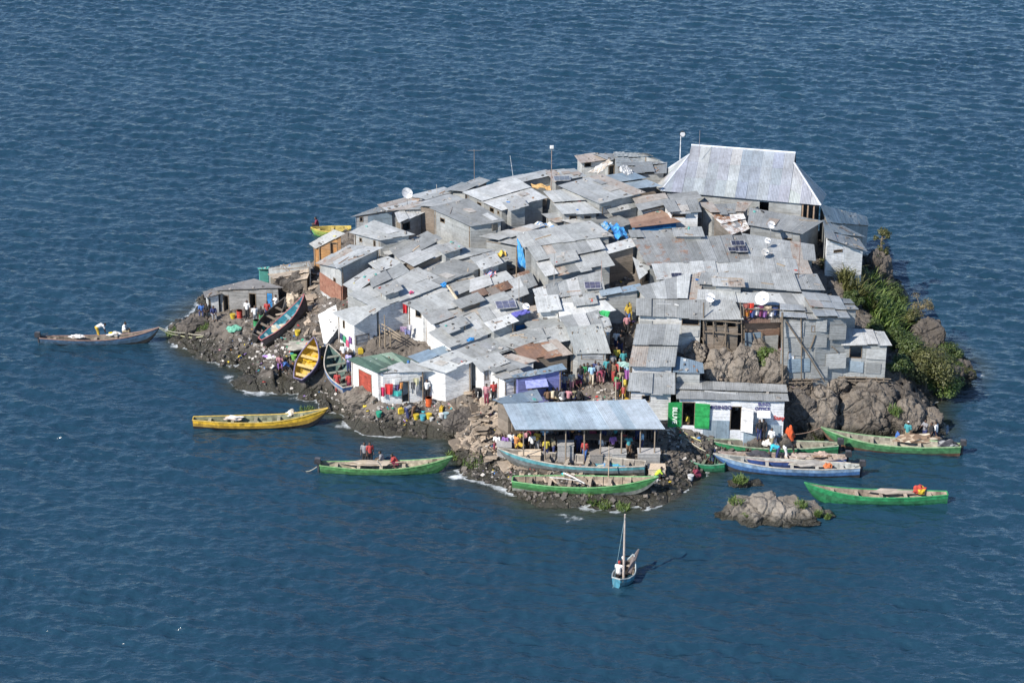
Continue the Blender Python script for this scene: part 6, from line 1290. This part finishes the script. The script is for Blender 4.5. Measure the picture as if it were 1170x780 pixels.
sheet_px('blue tarpaulin hanging down the left end of the wide grey roof', 'tarpaulin', [(591,270),(597,283),(602,306),(592,304)], [2.5,2.4,.8,.9], [B1, B2, (.10,.30,.50)], hh=True, sag=.25)
sheet_px('crumpled blue tarpaulin at the right end of the wide grey roof', 'tarpaulin', [(697,256),(712,258),(718,270),(702,272)], [2.2,2.2,1.6,1.6], [B1, B2, (.03,.12,.3)], hh=True, sag=.5)
sheet_px('torn blue cover behind the wide grey roof', 'tarpaulin', [(684,255),(698,253),(704,262),(690,262)], [2.2,2.2,1.9,1.9], [B1, (.10,.25,.4), (.25,.35,.4)], hh=True, sag=.5)
sheet_px('green tarpaulin on the pale roof beside the alley', 'tarpaulin', [(680,356),(697,355),(694,363),(686,361)], [2.6,2.6,2.3,2.4], [(.03,.30,.08), (.04,.36,.12)], hh=True)
sheet_px('violet blue sheet lying over the blue window house roof', 'tarpaulin', [(580,359),(600,353),(606,356),(586,363)], [2.75,2.75,2.7,2.7], [(.10,.10,.35), (.12,.12,.40)], hh=True, sag=.1)
sheet_px('small blue rag on the wide grey roof by the rocks', 'rag', [(533,387),(541,385),(542,388),(534,390)], [2.3,2.3,2.25,2.25], [B1, B2], hh=True, name='rag'); sheet_px('small blue rag at the corner of the wide pale roof', 'rag', [(503,324),(510,322),(510,327),(505,328)], [2.2,2.2,2.1,2.1], [B1, B2], hh=True, name='rag')
sheet_px('yellow plastic heap on the grey roof left of the blue tarpaulin', 'plastic heap', [(568,288),(577,286),(579,290),(570,293)], [2.3,2.3,2.25,2.25], [(.62,.48,.05), (.6,.4,.1)], hh=True, name='plastic_heap', sag=.4)
sheet_px('blue and white cloth pile on the roof above the rusty brown one', 'cloth pile', [(552,311),(566,309),(568,315),(556,318)], [2.1,2.1,2.0,2.0], [(.10,.25,.55), (.6,.6,.6), (.5,.1,.1)], hh=True, name='cloth_pile', sag=.4)
sheet_px('pink rag on the big grey roof', 'rag', [(467,333),(472,332),(472,334),(468,335)], [2.35,2.35,2.32,2.32], [(.6,.12,.25)], hh=True, name='rag')
sheet_px('orange brown timber pile on the skyline roofs', 'timber pile', [(607,210),(628,212),(630,217),(608,213)], [2.35,2.35,2.3,2.3], [(.5,.33,.15), (.45,.27,.1)], hh=True, name='timber_pile', sag=.3)
sheet_px('white and brown boards sliding off the skyline shed', 'board pile', [(672,196),(696,182),(700,186),(684,198)], [2.2,2.5,2.4,2.1], [(.62,.6,.55), (.5,.42,.33)], hh=True, name='board_pile', sag=.1)
sheet_px('grey sheet propped up on the skyline roof', 'metal sheet', [(706,192),(715,188),(724,197),(716,201)], [2.9,3.0,2.4,2.3], [(.45,.46,.47)], hh=True, name='metal_sheet', sag=.02, mat='sheet')
sheet_px('heap of rubbish with orange scraps behind the wide grey roof', 'rubbish heap', [(600,258),(628,252),(634,258),(606,264)], [1.8,1.8,1.7,1.7], [(.55,.4,.2), (.5,.48,.42), (.1,.25,.5), (.6,.58,.5)], hh=True, name='rubbish_heap', sag=.6)
sheet_px('yellow plastic bundle hung at the top of the alley', 'bundle', [(721,333),(731,332),(730,346),(722,347)], [1.9,1.9,1.0,1.0], [(.62,.48,.03), (.55,.40,.03)], hh=True, name='bundle', sag=.5)
sheet_px('yellow plastic sacks hung half way along the alley', 'bundle', [(716,347),(722,346),(722,363),(716,364)], [1.7,1.7,.5,.5], [(.6,.45,.05), (.5,.35,.12)], hh=True, name='bundle', sag=.5)
sheet_px('pale green awning at the foot of the alley', 'awning', [(705,413),(722,414),(719,419),(708,418)], [2.4,2.4,2.2,2.2], [(.30,.45,.40)], hh=True, name='awning', sag=.1)
# ------------------------------------------------------------------ buckets, jerrycans, drums
def bucket(label, px, py, col, kind='bucket', s=1.0):
    p = hit(px, py, Z=TZ); z = float(T(p[0], p[1])) - .02; root = thing(kind, (p[0], p[1], z), label, kind.replace('_', ' '), rz=random.uniform(0, 3)); mb = MB()
    if kind == 'bucket':
        mb.tube([(0, 0, 0), (0, 0, .36 * s)], [.15 * s, .21 * s], col, 12); mb.build('pail', 'painted', root, local=True); mb = MB(); mb.tube([(0, 0, .35 * s), (0, 0, .375 * s)], [.225 * s] * 2, tuple(c * .8 for c in col), 12); mb.build('rim', 'painted', root, local=True)
    elif kind == 'drum':
        mb.tube([(0, 0, 0), (0, 0, .62)], .22, col, 14); mb.build('barrel', 'painted', root, local=True); mb = MB()
        for z_ in (.02, .2, .42, .6): mb.tube([(0, 0, z_ - .02), (0, 0, z_ + .02)] , .23, tuple(c * .8 for c in col), 14)
        mb.build('hoop', 'painted', root, local=True)
    else:
        mb.box((0, 0, .19), .36, .22, .38, col); mb.build('can', 'painted', root, local=True); mb = MB(); mb.tube([(-.1, 0, .38), (-.1, 0, .46), (.1, 0, .46), (.1, 0, .38)], .022, col, 6); mb.tube([(.13, .0, .38), (.15, 0, .45)], .035, (.05, .05, .05), 8); mb.build('handle', 'painted', root, local=True)
YE = (.62,.45,.04)
for a in (('green bucket alone on the dark rocks below the washing house',433,476,(.03,.35,.22)), ('yellow jerrycan just left of the people bending over buckets',458,472,YE,'jerrycan'), ('yellow bucket at the feet of the people bending on the shore',475.5,479,YE), ('cyan basin between two yellow buckets on the shore',483,479.5,(.10,.42,.50)), ('yellow bucket right of the cyan basin',490,478,YE), ('small white bucket right of the yellow buckets',493,481,(.65,.65,.62),'bucket',.7),
          ('white bucket standing alone under the tall doorway house',504.5,478,(.68,.68,.66)), ('pale blue bucket beside the lone white bucket',509.5,477,(.35,.5,.55)), ('red orange drum against the washing house',490,463,(.58,.11,.03),'drum'), ('yellow jerrycan beside the red orange drum to its right',504.5,470,(.6,.38,.03),'jerrycan'), ('yellow jerrycan above the beached boats near the white walled hut',412,404,YE,'jerrycan'),
          ('yellow bucket by the left hut doorway',266,364,YE), ('red bucket on the rocks in front of the left hut',274,363,(.5,.06,.04),'drum'), ('green drum in front of the left hut people',293,374,(.04,.25,.09),'drum'), ('yellow bucket on the rocks below the turquoise lined boat',340,383,YE), ('green bucket on the rocks near the washing on the left shore',336,411,(.2,.5,.1)), ('yellow jerrycan held in the water by the shaded green boat',822,537,YE,'jerrycan'),
          ('bright blue basin at the front of the market',681,524,(.05,.40,.60),'bucket',1.4), ('white bucket by the crouching person in maroon',789,548,(.65,.65,.65)), ('yellow jerrycan on the stall beside the tall white house',710,452,YE,'jerrycan'), ('orange jerrycan at the foot of the tall white house wall',716,461,(.6,.38,.02),'jerrycan')):
    bucket(*a)
mb = MB(); mb.box((0, 0, .2), .9, .5, .4, (.45,.2,.08)); o = mb.build('crate', 'wood'); p = hit(520, 480, Z=TZ); o.location = tuple(p); o.rotation_euler = (.2, .1, .6); tag(o, 'orange brown wooden crate tipped on the rocks right of the buckets', 'crate')
heap('orange red sack standing at the right corner of the shop', 'sack', 902, 499, .7, .6, .8, [(.6,.10,.03)], name='sack'); heap('pile of cream nets lying before the shop doorway', 'net', 855, 504, 2.2, 1.0, .35, [CRM, (.6,.52,.4)]); heap('white net bundle beside the pair at the shop window', 'net', 880, 507, 1.2, .8, .35, [WHT, CRM]); heap('white laundry washed on the stones by the lime shirt', 'laundry', 745, 549, .9, .6, .2, [WHT], name='laundry'); heap('purple and white clothes spread on the left rocks', 'clothes', 312, 407, 1.4, .8, .15, [(.35,.2,.5), WHT, RED], name='clothes')
heap('green net heap on the rocks left of the turquoise lined boat', 'net', 268, 377, 1.0, .7, .3, [(.15,.4,.28)]); heap('cardboard coloured box heap behind the beached boats', 'boxes', 334, 347, 1.2, .9, .7, [(.5,.42,.32), (.4,.33,.25)], name='box_heap', mat='rubbish'); heap('pale stones and nets on the slope below the turquoise lined boat', 'net', 345, 395, 2.4, 1.4, .3, [(.5,.46,.4), (.35,.33,.28), (.2,.3,.2)])
# benches and small market tables, all half lost in the shade
for i, (px, py, lab) in enumerate(((628,512,'dark plank table at the left inside the market'), (672,511,'dark plank table in the middle of the market'), (706,513,'dark plank table at the right inside the market'))):
    p = hit(px, py, Z=TZ); root = thing('market_table', (p[0], p[1], float(T(p[0], p[1]))), lab, 'table'); mb = MB(); mb.box((0, 0, .78), 2.0, .8, .06, (.16,.12,.09)); mb.build('table_top', 'wood', root, local=True)
    for sx in (-.9, .9):
        for sy in (-.32, .32): mb = MB(); mb.box((sx, sy, .34), .07, .07, .88, (.16,.12,.09)); mb.build('leg', 'wood', root, local=True)
# ------------------------------------------------------------------ ropes and loose poles
def rope(label, pts, r=.025, col=(.5,.46,.36), name='rope', cat='rope'):
    mb = MB(); P_ = [Vector(p) for p in pts]; Q = []
    for i in range(len(P_) - 1):
        for k in range(6): t = k / 6; Q.append(P_[i].lerp(P_[i + 1], t) - Vector((0, 0, math.sin(t * math.pi) * .15)))
    Q.append(P_[-1]); mb.tube(Q, r, col, 5); o = mb.build(name, 'cloth'); o.data.transform(Matrix.Translation(-P_[0])); o.location = P_[0]; return tag(o, label, cat)
rope('upper mooring rope from the long blue canoe to the left tip', [at_z(182,374,1.3), hit(212,380,.3), hit(240,381,.1)], .03); rope('lower mooring rope from the long blue canoe to the left tip', [at_z(182,375,1.25), hit(205,383,.2), hit(232,384,.1)], .03, (.5,.5,.3))
rope('mooring rope from the shore below the shop to the moored row', [hit(765,488,.2), hit(785,502,.2), at_z(815,518,1.0)], .03); rope('second rope from the rubble to the moored row', [hit(772,486,.2), hit(800,503,.2), at_z(808,509,.9)], .03, (.6,.55,.2))
rope('rope from the shop corner to the green boat under the boulders', [hit(904,496,.5), at_z(938,488,1.3)], .025, (.3,.2,.15)); rope('anchor line trailing from the weathered green boat', [at_z(362,533,.4), at_z(345,538,.0)], .02)
def stick(label, a, b, r=.05, col=(.33,.26,.18), name='wooden_pole', cat='pole'):
    mb = MB(); a = Vector(a); b = Vector(b); mb.tube([a, (a + b) / 2 + Vector((.02, 0, .03)), b], [r, r * .9, r * .7], col, 6); o = mb.build(name, 'wood'); o.data.transform(Matrix.Translation(-a)); o.location = a; return tag(o, label, cat)
stick('long pale plank leaning over the roofs beside the rusty brown one', on_roof(532, 357, 1.9), on_roof(511, 326, 2.6), .12, (.50,.42,.30)); stick('second long plank leaning next to the pale one', on_roof(529, 356, 1.8), on_roof(514, 327, 2.5), .08, (.42,.34,.24))
stick('upright punting pole standing in the large green beached boat', hit(695, 551, .2), hit(695, 551, .2) + np.array([0, 0, 2.7]), .04, (.45,.36,.26)); stick('white oar lying across the large green beached boat', hit(644, 540, 1.0), hit(668, 552, .9), .06, (.62,.6,.56), 'oar', 'oar'); stick('long white pole lying along the large green beached boat', hit(628, 545, 1.1), hit(662, 549, 1.1), .035, (.6,.58,.54))
stick('pole held over the side of the weathered green boat', at_z(431,526,1.1), at_z(437,535,.3), .035, (.6,.58,.52)); stick('steering pole slanting from the stern of the pale blue boat', at_z(975,531,1.0), at_z(985,543,-.1), .03, (.5,.46,.4)); stick('steering pole slanting from the dark blue boat', at_z(957,523,1.1), at_z(972,531,.4), .03, (.45,.42,.38))
for i, (a, b, c, d) in enumerate(((437,362,440,397), (433,372,434,396), (444,376,446,396))): stick(('tall stick of the wooden staircase frame nearest the big grey roof', 'left leg of the wooden staircase frame in the gully', 'short right leg of the wooden staircase frame')[i], hit(c, d, .0), hit(c, d, .0) + np.array([0, .05, (d - b) / 13.9]), .05)
for i in range(3): stick(('upper', 'middle', 'lower')[i] + ' rail of the wooden staircase in the rock gully', hit(436, 370 + i * 4, 1.6 - i * .3), hit(458, 384 + i * 3, 1.1 - i * .3), .05)
# counter frame of the stall beside the tall white house
for i, (px, py) in enumerate(((703,462),(711,460),(719,459),(707,440),(719,440))):
    p = hit(px, py, Z=TZ); stick(('front left', 'front middle', 'front right', 'back left', 'back right')[i] + ' post of the small stall beside the tall white house', (p[0], p[1], p[2] - .2), (p[0], p[1], p[2] + 2.0), .045, (.5,.44,.34), 'stall_post', 'post')
# planks and battens lying on the roofs
r6 = random.Random(66); labs = list(HOUSES); surf = []
SKIP = ('shop', 'kiosk')
def roofpt(lab, u, v): return bil([np.array(x) for x in HOUSES[lab][1]], u, v) + np.array([0, 0, .07])
def lcol(): k = r6.uniform(.12, .5); return r6.choice([(k, k * .78, k * .55), (k, k * .9, k * .82), (.3,.2,.14), (.42,.43,.43)])
for i in range(150):
    lab = r6.choice(labs); u, v = r6.uniform(.1, .9), r6.uniform(.1, .9); du, dv = r6.uniform(-.35, .35), r6.uniform(-.25, .25)
    a = roofpt(lab, u, v); b = roofpt(lab, min(.97, max(.03, u + du)), min(.97, max(.03, v + dv)))
    L = np.linalg.norm(b - a)
    if L < .35: continue
    if L > 2.6: b = a + (b - a) * 2.6 / L
    w = r6.uniform(.025, .07); mb = MB(); mb.tube([tuple(a), tuple(b)], w, lcol(), 4); o = mb.build('roof_batten', 'wood'); o.data.transform(Matrix.Translation(-Vector(a))); o.location = tuple(a); tag(o, 'short loose batten lying flat on a corrugated roof', 'batten', 'loose battens weighing down the roofs')
mb = MB()
for i in range(800):
    lab = r6.choice(labs); u, v = (r6.uniform(.02, .98), r6.choice((r6.uniform(.02, .12), r6.uniform(0, 1), r6.uniform(.85, .98)))); p = roofpt(lab, u, v); s = r6.uniform(.06, .22)
    if r6.random() < .86: k = r6.uniform(.08, .45); c = (k, k * .92, k * .83)
    else: c = r6.choice([(.5,.07,.05), (.06,.2,.5), (.6,.5,.1), (.6,.6,.58), (.6,.6,.58), (.04,.04,.04), (.3,.17,.1), (.3,.17,.1), (.1,.4,.35)])
    M = Euler((r6.uniform(-.3, .3), r6.uniform(-.3, .3), r6.uniform(0, 6.3))).to_matrix(); mb.box(tuple(p + [0, 0, s * .12]), s * r6.uniform(.6, 1.8), s * r6.uniform(.4, 1), s * r6.uniform(.2, .6), c, M=M)
o = mb.build('roof_litter', 'rubbish'); tag(o, 'stones rags and scraps lying all over the roofs', kind='stuff')
# loose patch sheets on the roofs
for i in range(70):
    lab = r6.choice(labs[:80]); u, v = r6.uniform(.15, .75), r6.uniform(.15, .7); q = [np.array(x) for x in HOUSES[lab][1]]; Lu = np.linalg.norm(q[1] - q[0]); Lv = np.linalg.norm(q[3] - q[0]); du, dv = r6.uniform(.5, .9) / Lu, r6.uniform(.7, 1.6) / Lv
    if u + du > 1 or v + dv > 1 or Lu < 1.5 or Lv < 1.2: continue
    P4 = [bil(q, a, b) + np.array([0, 0, .085 + r6.uniform(0, .05)]) for a, b in ((u, v), (u + du, v + r6.uniform(-.03, .03)), (u + du, v + dv), (u, v + dv))]
    if np.cross(P4[1] - P4[0], P4[3] - P4[0])[2] < 0: P4 = P4[::-1]
    mb = MB(); t = r6.choice([(.42,.40,.37), (.30,.31,.31), (.46,.47,.47), (.36,.30,.25), (.27,.28,.29)]); mb.hexa([p - [0, 0, .012] for p in P4], P4, t, [(0, 0), (.8, 0), (.8, 1.5), (0, 1.5)], r6.choice((-.1, .1, .22, .3))); o = mb.build('patch_sheet', 'sheet'); c = Vector(P4[0]); o.data.transform(Matrix.Translation(-c)); o.location = c
    tag(o, 'odd patch of corrugated sheet laid over a roof', 'metal sheet', 'loose patch sheets on the roofs')
